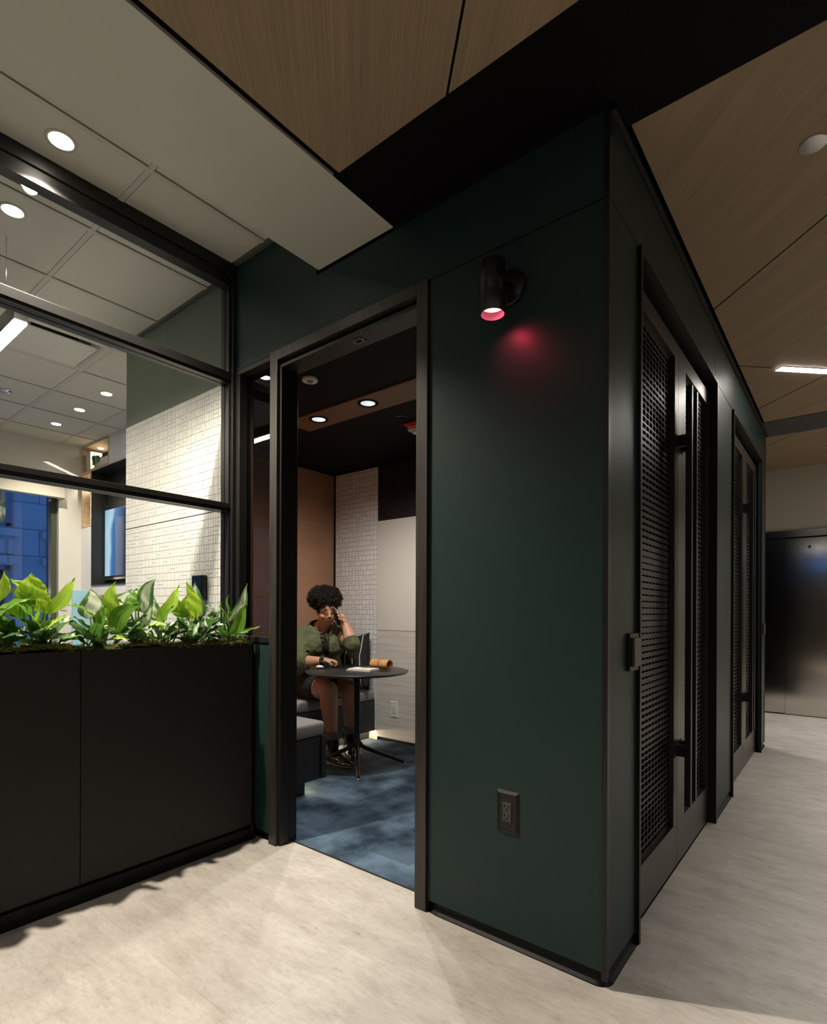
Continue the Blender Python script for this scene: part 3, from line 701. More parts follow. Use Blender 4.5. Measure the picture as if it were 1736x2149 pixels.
p = at(424, 1232, 'y', YM); d = thing('wall_control', 'black touch control mounted on the white tiled wall behind the plants', 'wall control', (p.x, YM - .002, p.z))
m = MB(); m.box(p.x - .06, p.x + .06, YM - .035, YM - .002, p.z - .09, p.z + .06, bev=.004); m.build('housing', M_tableleg, d)
m = MB(); m.box(p.x - .052, p.x + .052, YM - .037, YM - .034, p.z - .075, p.z + .052); m.build('screen', mat('dark_screen', (.01, .012, .014), .1), d)
p = at(134, 1275, 'x', XW); d = thing('wall_switch', 'small white switch plate on the wall beside the window', 'switch', p)
m = MB(); m.box(XW, XW + .008, p.y - .035, p.y + .035, p.z - .06, p.z + .06, bev=.002); m.build('cover_plate', M_plate, d)
m = MB(); m.box(XW + .008, XW + .012, p.y - .015, p.y + .015, p.z - .03, p.z + .03, bev=.001); m.build('rocker', M_whitelam, d)

# ---- booth ceiling
dg = 'recessed black trimmed downlights in the booth ceiling'
for q, l in (((769, 847), 'black-trimmed booth downlight at the right on the tan ceiling strip'), ((666, 881.5), 'black-trimmed booth downlight at the left on the tan ceiling strip')):
    p = at(*q, 'z', ZB - .01)
    d = thing('booth_downlight', l, 'light', (p.x, p.y, ZB - .01), dg)
    m = MB(); m.lathe([(.068, 0), (.068, -.003), (.052, -.005), (.048, -.001), (.046, .0)], p, n=40); m.build('trim_ring', M_black, d)
    m = MB(); m.lathe([(.047, -.001), (.036, -.0006), (0, -.0004)], p, n=40); m.build('reflector', emis('booth_reflector', (.80, .93, 1.0), .75), d)
    m = MB(); m.ell((p.x + .004, p.y + .022, p.z - .002), (.011, .008, .004), sub=2); m.build('lamp_chip', emis('booth_chip', (.9, .96, 1.0), 30), d)
    lamp('SPOT', 'light', (p.x, p.y, p.z - .014), 77, COOL, d, .022, 165, .9)
p = at(647, 797, 'z', ZB); d = thing('occupancy_sensor', 'white round ceiling sensor inside the booth, near the door head', 'sensor', (p.x, p.y, ZB))
m = MB(); m.lathe([(.046, 0), (.046, -.010), (.043, -.014), (0, -.014)], (p.x, p.y, ZB), n=40); m.build('housing', mat('white_sensor_plastic', (.72, .70, .66), .45), d)
m = MB(); m.ell((p.x, p.y, ZB - .014), (.019, .019, .013)); m.build('dome_lens', mat('grey_dome', (.34, .33, .33), .3), d)
p = at(841, 877, 'z', ZB); d = thing('sprinkler_cover', 'black concealed sprinkler cover on the booth ceiling with a bright rim', 'sprinkler', (p.x, p.y, ZB))
m = MB(); m.lathe([(.04, 0), (.04, -.005), (0, -.006)], (p.x, p.y, ZB), n=30); m.build('cover_disc', M_black, d)
m = MB(); m.lathe([(.0415, 0), (.0415, -.003), (.0405, -.0035), (.0395, -.003)], (p.x, p.y, ZB), n=30); m.build('rim', M_chrome, d)
# fire strobe
p = at(871, 893, 'z', ZB - .02); px, py = p.x, p.y
d = thing('fire_strobe', 'red and white fire alarm strobe on the booth ceiling, cut by the door jamb', 'fire alarm', (px, py, ZB))
ML = Matrix.Translation((px, py, ZB)) @ Matrix.Rotation(YAW * .0, 4, 'Z')
m = MB(); m.box(px - .075, px + .075, py - .05, py + .05, ZB - .022, ZB - .001, bev=.006); m.build('red_base', mat('alarm_red', (.55, .02, .015), .4), d)
m = MB(); m.box(px - .055, px + .055, py - .036, py + .036, ZB - .060, ZB - .022, bev=.008); wb = m.build('white_body', mat('alarm_white', (.62, .52, .42), .45), d)
m = MB(); m.ell((px, py, ZB - .066), (.036, .022, .018)); m.build('strobe_lens', mat('clear_lens', (.7, .7, .7), .08, metal=.5), d)
fc = bpy.data.curves.new('lettering', 'FONT'); fc.body = 'FIRE'; fc.size = .034; fc.extrude = .0006; fc.align_x = 'CENTER'; fc.align_y = 'CENTER'; fc.materials.append(mat('alarm_red'))
fo = bpy.data.objects.new('lettering', fc); C.objects.link(fo)
dg_ = bpy.context.evaluated_depsgraph_get(); lme = bpy.data.meshes.new_from_object(fo.evaluated_get(dg_)); bpy.data.objects.remove(fo); bpy.data.curves.remove(fc)
fo = bpy.data.objects.new('lettering', lme); C.objects.link(fo); fo.parent = wb; fo.location = V((px, py - .0362, ZB - .041)) - d.location; fo.rotation_euler = (PI / 2, 0, 0)
# under bench glow is built with the benches
# ================================================================== FURNITURE AND SMALL THINGS
M_glow = emis('under_bench_glow', (1, .76, .46), 75)
def cushion(mb, x0, x1, y0, y1, z0, z1):
    mb.box(x0, x1, y0, y1, z0, z1, bev=.022, seg=4)
# bench along the tan wall and bench along the door wall
d = thing('bench', 'charcoal built-in bench with grey cushion along the tan wall, where the woman sits', 'bench', (-3.75, 3.1, 0))
m = MB(); m.box(XL + .002, -3.49, 2.51, YB - .006, .085, .368, bev=.002); m.build('base', M_bench, d)
m = MB(); cushion(m, XL + .002, -3.485, 2.51, YB - .008, .37, .462); m.build('cushion', M_cush, d, smooth=True)
m = MB(); m.box(XL + .002, -3.56, 2.51, YB - .012, .003, .085); m.build('plinth', M_tableleg, d)
m = MB(); m.box(-3.520, -3.510, 2.56, YB - .02, .0800, .0845); m.build('light_strip', M_glow, d)
d = thing('bench', 'charcoal built-in bench end with grey cushion just inside the doorway', 'bench', (-3.2, 2.2, 0))
m = MB(); m.box(XL + .002, -2.765, 1.885, 2.498, .085, .368, bev=.002); m.build('base', M_bench, d)
m = MB(); m.box(-2.7655, -2.752, 2.465, 2.505, .085, .372, bev=.002); m.build('end_post', M_bench, d)
m = MB(); cushion(m, XL + .002, -2.76, 1.885, 2.503, .37, .465); m.build('cushion', M_cush, d, smooth=True)
m = MB(); m.box(XL + .002, -2.782, 1.885, 2.345, .003, .085); m.build('plinth', M_tableleg, d)
m = MB(); m.box(-3.4, -2.80, 2.36, 2.37, .0775, .0845); m.build('light_strip', M_glow, d)

# table
TX, TY, TZ = -2.995, 3.045, .742
d = thing('cafe_table', 'small round black pedestal table in the booth', 'table', (TX, TY, 0))
m = MB(); m.lathe([(0, TZ - .016), (.385, TZ - .016), (.398, TZ - .006), (.40, TZ - .002), (.399, TZ), (0, TZ)], (TX, TY, 0), n=72); m.build('table_top', M_tabletop, d)
m = MB(); m.lathe([(.08, TZ - .016), (.08, TZ - .022), (.023, TZ - .028), (.0225, .16), (.025, .14), (.0, .135)], (TX, TY, 0), n=24); m.build('column', M_tableleg, d)
for k in range(4):
    a = -PI / 4 + k * PI / 2 + .02; u = V((math.cos(a), math.sin(a), 0)); b = V((TX, TY, 0))
    m = MB(); m.tube([b + u * .008 + V((0, 0, .225)), b + u * .016 + V((0, 0, .185)), b + u * .04 + V((0, 0, .155)), b + u * .08 + V((0, 0, .135)), b + u * .20 + V((0, 0, .086)), b + u * .33 + V((0, 0, .036)), b + u * .355 + V((0, 0, .026)), b + u * .365 + V((0, 0, .012))], [.014, .016, .0165, .0165, .0155, .0145, .0138, .0125], 14)
    leg = m.build('leg', M_tableleg, d)
    m = MB(); m.lathe([(0, 0.001), (.012, 0.001), (.012, .014), (0, .014)], b + u * .365, n=14); m.build('glide', mat('grey_glide', (.4, .4, .38), .4), leg)
# on the table
def plan(q): return at(q[0], q[1], 'z', TZ)
p = plan((672, 1405)); d = thing('earbud_case', 'small white earbud case on the table by her right arm', 'earbud case', (p.x, p.y, TZ))
rot = Matrix.Rotation(.75, 3, 'Z')
m = MB(); m.ell((p.x, p.y, TZ + .0145), (.032, .020, .0145), rot, sub=4); o = m.build('case_shell', mat('gloss_white', (.82, .82, .80), .2), d)
m = MB(); q = [(p + rot @ V((.0318 * math.cos(a), .0199 * math.sin(a), .0175))) for a in [2 * PI * i / 40 for i in range(40)]]; m.tube([v * 1 for v in q] + [q[0]], .0004, 5); m.build('lid_seam', mat('seam_grey', (.5, .5, .5)), d)
a_, b_, c_, e_ = plan((694, 1401)), plan((728, 1407.5)), plan((768, 1397.5)), plan((722, 1394))
d = thing('tablet', 'black tablet lying flat on the table under her hand', 'tablet', ((a_ + c_) / 2))
ctr = (a_ + b_ + c_ + e_) / 4; u = ((b_ - a_)).normalized(); mw = Matrix.Translation(ctr + V((0, 0, .005))) @ Matrix.Rotation(math.atan2(u.y, u.x), 4, 'Z')
m = MB(); m.obox(mw, .25, .178, .007, bev=.002); m.build('body', mat('graphite', (.03, .03, .032), .4), d)
m = MB(); m.obox(mw @ Matrix.Translation((0, 0, .0040)), .243, .171, .0008); m.build('screen', mat('black_glass', (.008, .008, .010), .06), d)
n1, n2 = plan((727, 1409.5)), plan((779, 1412.5))
u = (n2 - n1).normalized(); w_ = V((-u.y, u.x, 0)); L = .215; W_ = .15
ctr = n1 + u * (L / 2) + w_ * (W_ / 2); ang = math.atan2(u.y, u.x)
d = thing('notebook', 'white spiral notebook lying on another, on the near side of the table', 'notebook', (ctr.x, ctr.y, TZ))
for k, (dx, dz, a2, mm, nm) in enumerate(((0, .006, .0, M_plate, 'lower_pad'), (.004, .0165, .03, mat('paper_white', (.84, .83, .80), .6), 'upper_pad'))):
    mw = Matrix.Translation(ctr + u * dx + V((0, 0, dz))) @ Matrix.Rotation(ang + a2, 4, 'Z')
    m = MB(); m.obox(mw, L - k * .012, W_ - k * .02, .0095, bev=.001); m.build(nm, mm, d)
pm = Matrix.Translation(ctr + w_ * .02 + u * .03 + V((0, 0, .0246))) @ Matrix.Rotation(ang + .5, 4, 'Z')
d = thing('pencil', 'short wooden pencil lying on the white notebook', 'pencil', ctr + V((0, 0, .0215)))
m = MB(); m.tube([pm @ V((-.05, 0, 0)), pm @ V((.04, 0, 0))], .0031, 6); m.build('shaft', mat('pencil_wood', (.62, .42, .18), .5), d)
m = MB(); m.lathe([(.0031, 0), (.0006, .011), (0, .0115)], pm @ V((.04, 0, 0)), pm.to_3x3() @ V((1, 0, 0)), 8); m.build('tip', mat('pencil_tip', (.5, .38, .25), .6), d)
# leather roll
r1_, r2_ = plan((782, 1404)), plan((820, 1407))
u = (r2_ - r1_); u.z = 0; u.normalize(); R_ = .042; c0 = V((r1_.x, r1_.y, TZ + R_)) + V((.02, -.015, 0)) ; w_ = V((-u.y, u.x, 0)); Lr = .175
d = thing('leather_roll', 'tan leather pencil roll tied with a cord, on the far side of the table', 'pencil roll', c0 + u * Lr / 2 - V((0, 0, R_)))
m = MB(); rings = []
for t in (0, .02, .45, .5, .55, .98, 1):
    ring = []
    for i in range(44):
        a = -1.2 + i / 43 * PI * 4.6; r = R_ * (1 - .55 * (i / 43) ** 2.2) * (1 - (.06 if .4 < t < .6 else 0)); ring.append((a, r))
    rings.append([m.bm.verts.new(c0 + u * (Lr * t) + w_ * (r * math.cos(a)) + V((0, 0, r * math.sin(a)))) for a, r in ring])
for a, b in zip(rings, rings[1:]):
    for i in range(43): f = m.bm.faces.new((a[i], a[i + 1], b[i + 1], b[i])); f.smooth = True
o = m.build('rolled_leather', mat('tan_leather', (.62, .33, .11), .5, fn=streak((.50, .25, .075), (.70, .39, .14), (14, 14, 14), bs=.05)), d)
md = o.modifiers.new('t', 'SOLIDIFY'); md.thickness = .0032
m = MB()
for t in (.47, .53): m.tube([c0 + u * (Lr * t) + (w_ * math.cos(2 * PI * i / 24) + V((0, 0, math.sin(2 * PI * i / 24)))) * (R_ + .003) for i in range(25)], .0016, 6)
m.tube([c0 + u * (Lr * .5) - w_ * (R_ + .003) + V((0, 0, .01)), c0 + u * (Lr * .46) - w_ * (R_ + .007) + V((0, 0, -.005)), c0 + u * (Lr * .5) - w_ * (R_ + .008) + V((0, 0, -.02))], .0016, 6); m.build('cord', mat('cord_tan', (.45, .26, .10), .7), d)
# patterned pillow leaning in the corner
d = thing('throw_pillow', 'black throw pillow with pale hand-drawn lines, leaning in the bench corner', 'pillow', (-3.72, 3.66, .462))
bm = bmesh.new(); n = 22; S = .265; gv = {}
for s_ in (1, -1):
    for i in range(n + 1):
        for j in range(n + 1):
            uu, vv = i / n * 2 - 1, j / n * 2 - 1; e = (i in (0, n)) or (j in (0, n))
            if e and s_ < 0: gv[s_, i, j] = gv[1, i, j]; continue
            th = .092 * ((1 - uu * uu) * (1 - vv * vv)) ** .42 + .006 * noise.noise(V((uu * 3, vv * 3, s_)))
            pin = 1 - .07 * (1 - max(abs(uu), abs(vv)) ** 8) * 0 - .05 * (abs(uu) ** 6 * (1 - vv * vv) + abs(vv) ** 6 * (1 - uu * uu))
            gv[s_, i, j] = bm.verts.new((uu * S * pin, -s_ * th * (0 if e else 1), vv * S * pin))
    for i in range(n):
        for j in range(n):
            q = [gv[s_, i, j], gv[s_, i + 1, j], gv[s_, i + 1, j + 1], gv[s_, i, j + 1]]
            f = bm.faces.new(q if s_ > 0 else q[::-1]); f.smooth = True
m = MB(); m.bm.free(); m.bm = bm
bmesh.ops.recalc_face_normals(bm, faces=bm.faces[:])
o = m.build('pillow_cover', mat('black_patterned_cloth', (.012, .011, .012), .9, fn=cushion_lines), None)
o.parent = d; o.matrix_local = Matrix.Translation((0, .0, .245)) @ Matrix.Rotation(-.24, 4, 'X') @ Matrix.Rotation(-.19, 4, 'Y')

# ---- planter
XP = -2.460
d = thing('planter', 'long black planter box of flush panels with a rubber base, in front of the glass', 'planter', (-2.57, 0, 0))
for a, b in ((-.90, -.004), (-.002, .8935), (.8965, 1.735)):
    m = MB(); m.box(XP - .018, XP, a, min(b, 1.724), .078, 1.036, bev=.001); m.build('front_panel', M_planter, d)
m = MB(); m.box(XG + .020, XP - .018, -.9, 1.722, .0, .985); m.box(XG + .020, XG + .032, -.9, 1.722, .985, 1.034); m.box(XG + .020, XP, 1.716, 1.724, .0, 1.034); m.build('box_body', M_planter, d)
m = MB(); m.strip([(XP - .006, -.9), (XP - .006, 1.735)], [(-.01, 0), (.012, 0), (.010, .01), (.004, .03), (.003, .062), (-.01, .066)]); m.build('rubber_base', M_rubber, d)
# moss: clumps and curly strands
rnd = random.Random(11); m = MB()
mx0, mx1 = XG + .034, XP - .02
def mossz(x, y): return 1.022 + .026 * (.5 + noise.noise(V((x * 9, y * 9, 1.3)))) + .016 * noise.noise(V((x * 30, y * 30, 4)))
nx, ny = 16, 150; gr = []
for i in range(nx + 1):
    gr.append([m.bm.verts.new((mx0 + (mx1 - mx0) * i / nx, .45 + (1.712 - .45) * j / ny, mossz(mx0 + (mx1 - mx0) * i / nx, .45 + 1.285 * j / ny) - (.02 if i in (0,) else 0))) for j in range(ny + 1)])
for i in range(nx):
    for j in range(ny): m.bm.faces.new((gr[i][j], gr[i + 1][j], gr[i + 1][j + 1], gr[i][j + 1])).material_index = 0 if noise.noise(V((i * .3, j * .12, 2))) < .25 else 1
for k in range(5200):
    x = mx0 + (mx1 - mx0) * (1 - rnd.random() ** 2 * .9); y = .5 + 1.22 * rnd.random(); z = mossz(x, y); a = rnd.random() * 6.3; pts = []; s_ = .010 + .016 * rnd.random()
    for t in range(5):
        pts.append(V((x, y, z)) ); a += rnd.uniform(-1.1, 1.1); x += math.cos(a) * s_ * .5; y += math.sin(a) * s_ * .5; z += rnd.uniform(-.003, .0075)
        x = min(max(x, mx0), XP + .004); y = min(y, 1.712)
    m.tube(pts, [.0012, .0014, .0013, .0011, .0005], 4, mi=(0 if rnd.random() < .13 else 1 if rnd.random() < .55 else 2), cap=False)
o = m.build('moss', [mat('moss_brown', (.16, .085, .02), .9), mat('moss_green', (.10, .12, .022), .9), mat('moss_lime', (.21, .235, .045), .9)], None)
o['kind'] = 'stuff'; tag(o, 'curly green and brown moss covering the soil of the planter', 'moss')

# ---- aglaonema plants
L_lime = leafmat('leaf_lime', (.33, .50, .05), (.39, .56, .075), trans=.45)
L_green = leafmat('leaf_green', (.13, .29, .03), (.165, .33, .04), trans=.42)
L_dark = leafmat('leaf_dark', (.040, .105, .018), (.055, .13, .024), trans=.35)
L_silver = leafmat('leaf_silver', (.12, .25, .08), (.2, .32, .12), silver=(.62, .68, .52), trans=.4)
M_stem = mat('plant_stem', (.16, .26, .05), .5)
LM = [L_lime, L_green, L_dark, L_silver]
XPL = -2.545
def leaf(mb, uv, base, tip, width, mi, face, curl=.12, fold=.25, droop=0.0):
    base, tip = V(base), V(tip); d = tip - base; L = d.length; t = d / L
    nrm = (V(face) - t * t.dot(V(face))).normalized(); sd = t.cross(nrm).normalized()
    nl, nw = 12, 6; grid = []
    for i in range(nl + 1):
        s = i / nl; w = width / 2 * (max(0, math.sin(PI * min(1, s ** .78))) ** .85) * (1 - .28 * s) if 0 < s < 1 else .0015
        if s > .82: w *= max(.02, 1 - (s - .82) / .18) ** .4
        c = base + t * (L * s) + nrm * (L * (curl * math.sin(PI * s) - droop * s * s)) + sd * (.012 * math.sin(s * 5 + width * 90))
        row = []
        for j in range(nw + 1):
            v = j / nw * 2 - 1
            p = c + sd * (w * v) + nrm * (fold * w * abs(v) ** 1.3) + nrm * (.0035 * math.sin(s * 17 + v * 3))
            q = mb.bm.verts.new(p); row.append((q, v, s))
        grid.append(row)
    for i in range(nl):
        for j in range(nw):
            q = [grid[i][j], grid[i][j + 1], grid[i + 1][j + 1], grid[i + 1][j]]
            f = mb.bm.faces.new([k[0] for k in q]); f.material_index = mi; f.smooth = True
            for lp, k in zip(f.loops, q): lp[uv].uv = (k[1], k[2])
SPEC = {  # foliage read off the photo: base, tip, width (all in units of the zoomed view), kind, how far towards the room
 (20, 520): [((-25, 300), (36, 78), 55, 0, 0), ((-30, 380), (205, 250), 95, 1, .03), ((20, 470), (-60, 300), 90, 1, -.03), ((60, 490), (110, 395), 70, 2, .02), ((0, 520), (130, 470), 50, 2, .05), ((10, 500), (-40, 400), 60, 3, -.04), ((30, 540), (-70, 480), 60, 2, .04)],
 (255, 545): [((165, 235), (84, 122), 62, 0, -.05), ((185, 275), (216, 92), 128, 0, 0), ((160, 385), (128, 190), 112, 1, -.06), ((290, 345), (240, 180), 100, 0, -.03), ((298, 362), (505, 122), 64, 0, .0), ((238, 440), (118, 283), 150, 1, .05), ((262, 440), (262, 272), 110, 0, .03), ((286, 475), (424, 352), 108, 0, .05), ((275, 500), (300, 385), 62, 2, .04), ((232, 485), (75, 358), 92, 2, .04), ((300, 520), (590, 472), 50, 1, .05), ((285, 515), (472, 398), 74, 2, .03), ((385, 430), (470, 368), 66, 3, -.05), ((250, 520), (115, 470), 62, 2, .06), ((240, 500), (270, 450), 55, 3, .05)],
 (655, 520): [((590, 385), (597, 188), 125, 3, -.06), ((712, 418), (756, 138), 80, 0, 0), ((612, 362), (442, 276), 62, 1, .02), ((645, 455), (690, 288), 122, 1, .04), ((625, 505), (488, 376), 98, 2, .05), ((735, 402), (838, 182), 96, 3, -.05), ((706, 475), (902, 266), 92, 1, .03), ((690, 430), (700, 390), 60, 0, -.03), ((640, 520), (600, 410), 80, 2, .06), ((700, 520), (850, 505), 34, 0, .08), ((660, 520), (760, 440), 70, 2, .05), ((600, 500), (500, 440), 50, 3, -.06)],
 (940, 510): [((882, 335), (893, 182), 84, 1, -.03), ((902, 335), (1013, 116), 84, 3, .02), ((842, 312), (753, 260), 46, 2, .01), ((1015, 400), (990, 238), 92, 3, -.05), ((870, 470), (1002, 288), 58, 3, .04), ((830, 500), (960, 360), 80, 2, .05), ((900, 500), (800, 420), 70, 2, .04), ((760, 490), (930, 400), 70, 2, .05), ((930, 520), (900, 420), 60, 2, .06)],
 (1040, 510): [((1030, 385), (1180, 160), 62, 0, .0), ((1045, 455), (1112, 288), 96, 1, .04), ((970, 430), (1090, 400), 40, 0, .06), ((1060, 500), (1205, 420), 66, 2, .05), ((1040, 500), (960, 400), 70, 2, -.02), ((1050, 520), (1110, 480), 46, 2, .07)],
 (1235, 505): [((1185, 375), (1132, 232), 92, 1, -.02), ((1228, 385), (1206, 225), 92, 0, .0), ((1276, 384), (1229, 128), 66, 0, .02), ((1296, 380), (1262, 138), 92, 3, -.03), ((1220, 460), (1130, 340), 70, 2, .05), ((1405, 342), (1332, 285), 50, 3, -.04), ((1250, 470), (1150, 400), 60, 3, .03), ((1312, 505), (1432, 362), 92, 2, .05), ((1330, 485), (1462, 416), 62, 2, .06), ((1200, 500), (1120, 460), 50, 2, .05), ((1290, 480), (1330, 330), 80, 2, -.01), ((1350, 400), (1450, 330), 80, 2, -.03), ((1240, 500), (1300, 400), 60, 3, .05)],
 (1490, 500): [((1452, 362), (1448, 262), 14, 1, 0), ((1484, 362), (1494, 210), 16, 1, 0), ((1492, 405), (1619, 152), 62, 3, -.01), ((1492, 485), (1622, 282), 74, 1, .03), ((1505, 490), (1690, 414), 52, 1, .04), ((1460, 430), (1480, 330), 50, 2, .02), ((1470, 490), (1390, 420), 60, 2, .05), ((1520, 500), (1600, 460), 40, 3, .02)],
}
PL = ['leafy variegated plant at the cut left end of the planter', 'lime-leaved plant with one long blade reaching right, second clump in the planter', 'plant with a round silver leaf beside an upright lime blade, mid planter', 'dark plant with one upright striped silver-green leaf, in the planter', 'small plant with a bent lime blade between two darker clumps in the planter', 'dense dark plant with paired upright pale and striped leaves in the planter', 'slim plant leaning right with a curled tip, at the doorway end of the planter']
rl = random.Random(5)
for (key, leaves), lab in zip(SPEC.items(), PL):
    def pt(cx_, cy_, dx=0.0): return at(cx_ / 3.1, 1180 + cy_ / 3.1, 'x', XPL + dx)
    root = pt(*key); root.z = 1.03
    d = thing('aglaonema', lab, 'plant', root, 'leafy plants in the black planter')
    m = MB(); uv = m.bm.loops.layers.uv.new('UVMap'); st = MB()
    for b, t, w, k, dx in leaves:
        dx = dx * (1.9 if dx > 0 else 1.0) + .012; B = pt(*b, dx * .5); T = pt(*t, dx + rl.uniform(-.02, .02)); wm = w / 3.1 / F_PX * 3.05
        face = (rl.uniform(.8, 1.0), -.45 + rl.uniform(-.28, .28), .30 + rl.uniform(-.2, .35))
        if T.z - B.z < .12: face = (.35 + rl.uniform(-.2, .2), -.3, 1.0)
        leaf(m, uv, B, T, wm * 1.16, k, face, curl=rl.uniform(.01, .08), fold=rl.uniform(.08, .28), droop=rl.uniform(-.02, .07))
        r0 = V((root.x + rl.uniform(-.02, .02), root.y + rl.uniform(-.03, .03), 1.03)); mid = r0.lerp(B, .55) + V((0, 0, .015))
        st.tube([r0, mid, B + (B - T) * .02, B.lerp(T, .3)], [.0055, .0045, .0035, .002], 7)
    for k in range(9):                       # low filler leaves
        a = rl.uniform(0, 6.3); r0 = V((root.x + rl.uniform(-.03, .03), root.y + rl.uniform(-.06, .06), 1.035)); up = rl.uniform(.02, .09)
        B = r0 + V((math.cos(a) * .02, math.sin(a) * .03, up * .6)); T = B + V((math.cos(a) * .05 - .02, math.sin(a) * .13, up))
        leaf(m, uv, B, T, rl.uniform(.035, .06), 2 if rl.random() < .75 else 3, (.5, -.3, .8), curl=.1, fold=.2, droop=.08); st.tube([r0, B, B.lerp(T, .2)], [.004, .003, .002], 6)
    o = m.build('foliage', LM, d, recalc=False)
    st.build('stems', M_stem, d)

# ================================================================== MEETING ROOM CONTENTS
def cube_case(name, label, x0, x1, z0, z1, dep, m_in, th=.016):
    d = thing(name, label, 'shelf', ((x0 + x1) / 2, YS, z0))
    m = MB(); y0, y1 = YS - .004, YS + dep
    m.box(x0, x0 + th, y0, y1, z0, z1); m.box(x1 - th, x1, y0, y1, z0, z1); m.box(x0 + th, x1 - th, y0, y1, z0, z0 + th); m.box(x0 + th, x1 - th, y0, y1, z1 - th, z1); m.box(x0 + th, x1 - th, y1 - .01, y1, z0 + th, z1 - th)
    m.build('case', m_in, d); return d
c1 = cube_case('shelf_cube', 'open oak shelf cube with books and a trailing plant, up by the ceiling', *CU1, .28, M_oak)
c2 = cube_case('shelf_cube', 'tall open oak shelf cube holding a white ribbed vase', *CU2, .26, M_oak)
c3 = cube_case('shelf_cube', 'low open oak shelf cube under the screen niche', *CU3, .28, M_oak)
xq = at(209, 941, 'y', YS + .12).x
for dd, x, z, l in ((c1, xq, CU1[3] - .016, 'a'), (c2, -6.95, CU2[3] - .016, 'b')):
    m = MB(); m.lathe([(0, -.004), (.028, -.004), (.03, 0)], (x, YS + .12, z), n=24); m.build('puck_light', emis('puck', WARM, 28), dd)
    lamp('SPOT', 'light', (x, YS + .12, z - .02), 9 if l == 'a' else 7, WARM, dd, .02, 150, .6)
# shelf contents
zf = CU1[2] + .0165
def book(x0, x1, y0, y1, z0, z1, col, label, grp=None, spine='x'):
    d = thing('book', label, 'book', ((x0 + x1) / 2, (y0 + y1) / 2, z0), grp)
    m = MB(); t = .003
    m.box(x0, x1, y0 + t, y1 - .004, z0 + (t if x1 - x0 > z1 - z0 else 0), z1 - (t if x1 - x0 > z1 - z0 else .004)); m.build('pages', mat('page_paper', (.72, .69, .62), .8), d)
    m = MB()
    if x1 - x0 > z1 - z0: m.box(x0 - .002, x1 + .002, y0, y1, z0, z0 + t); m.box(x0 - .002, x1 + .002, y0, y1, z1 - t, z1); m.box(x0 - .002, x1 + .002, y0 - .001, y0 + t, z0, z1)
    else: m.box(x0 - .001, x0 + t, y0, y1, z0, z1); m.box(x1 - t, x1 + .001, y0, y1, z0, z1); m.box(x0 - .001, x1 + .001, y0 - .001, y0 + t, z0, z1)
    m.build('cover', mat('cover_%d' % (int(col[0] * 1000)), col, .5), d)
xs0 = at(172.5, 990, 'y', YS).x
book(xs0, xs0 + .03, YS + .03, YS + .2, zf, zf + .22, (.70, .72, .74), 'upright pale grey book, first of the three standing in the top oak cube', 'upright books in the oak cube')
book(xs0 + .034, xs0 + .075, YS + .03, YS + .2, zf, zf + .225, (.82, .80, .74), 'upright cream book, middle of the three standing in the top oak cube', 'upright books in the oak cube')
book(xs0 + .079, xs0 + .125, YS + .03, YS + .2, zf, zf + .23, (.78, .74, .64), 'upright buff book beside the trailing plant in the top oak cube', 'upright books in the oak cube')
xb0 = -6.61; xb1 = CU1[1] - .022
book(xb0, xb1, YS + .02, YS + .2, zf, zf + .055, (.76, .77, .78), 'pale grey book lying at the foot of the stack in the top oak cube', 'stacked books in the oak cube')
book(xb0 + .005, xb1, YS + .02, YS + .2, zf + .0555, zf + .095, (.74, .73, .71), 'white book lying in the middle of the stack in the top oak cube', 'stacked books in the oak cube')
book(xb0 + .03, xb1, YS + .025, YS + .2, zf + .0955, zf + .145, (.028, .027, .028), 'black book lying on top of the stack in the top oak cube', 'stacked books in the oak cube')
d = thing('figurine', 'small pale abstract figurine on top of the black book', 'ornament', (xb1 - .05, YS + .08, zf + .1455))
m = MB(); m.ell((xb1 - .05, YS + .08, zf + .16), (.03, .025, .014)); m.tube([(xb1 - .05, YS + .08, zf + .165), (xb1 - .062, YS + .08, zf + .19), (xb1 - .04, YS + .08, zf + .215), (xb1 - .052, YS + .08, zf + .235)], [.01, .012, .014, .008], 10); m.build('body', M_plate, d)
# potted string plant
pp = at(197, 978, 'y', YS + .02); px = pp.x
d = thing('potted_plant', 'white pot with a small trailing plant in the top oak cube', 'plant', (px, YS + .06, zf))
m = MB(); m.lathe([(0, 0), (.06, 0), (.075, .13), (.070, .13), (.066, .115), (0, .115)], (px, YS + .08, zf), n=28); m.build('pot', M_whitelam, d)
m = MB(); rnd = random.Random(2)
for k in range(26):
    a = rnd.uniform(PI * .9, PI * 2.1); x, y, z = px + .05 * math.cos(a), YS + .075 + .055 * math.sin(a), zf + .135; n_ = rnd.randint(4, 15)
    for t in range(n_):
        m.ell((x, y, z), (.008, .008, .008), sub=1)
        if t < 3: x += math.cos(a) * .009; y += math.sin(a) * .008; z += .006 - .006 * t
        else: z -= .0105; x += rnd.uniform(-.003, .003)
        if z < zf + .012: break
m.build('foliage', mat('bead_green', (.10, .20, .05), .5), d)
# ribbed vase
vx = -6.925; zv = CU2[2] + .0165
d = thing('vase', 'tall white ribbed vase in the oak cube beside the screen', 'vase', (vx, YS + .13, zv))
pr = [(0, 0), (.085, 0)]
for k in range(60):
    t = k / 59; z = .52 * t; r = .085 + .004 * math.sin(t * 6) if t < .62 else (.085 - .022 * min(1, (t - .62) / .12)); pr.append((r + .0022 * math.cos(z * 2 * PI / .034), z))
pr += [(.056, .52), (.05, .47)]
m = MB(); m.lathe(pr, (vx, YS + .13, zv), n=36); m.build('body', mat('matt_white_ceramic', (.78, .75, .69), .6), d)
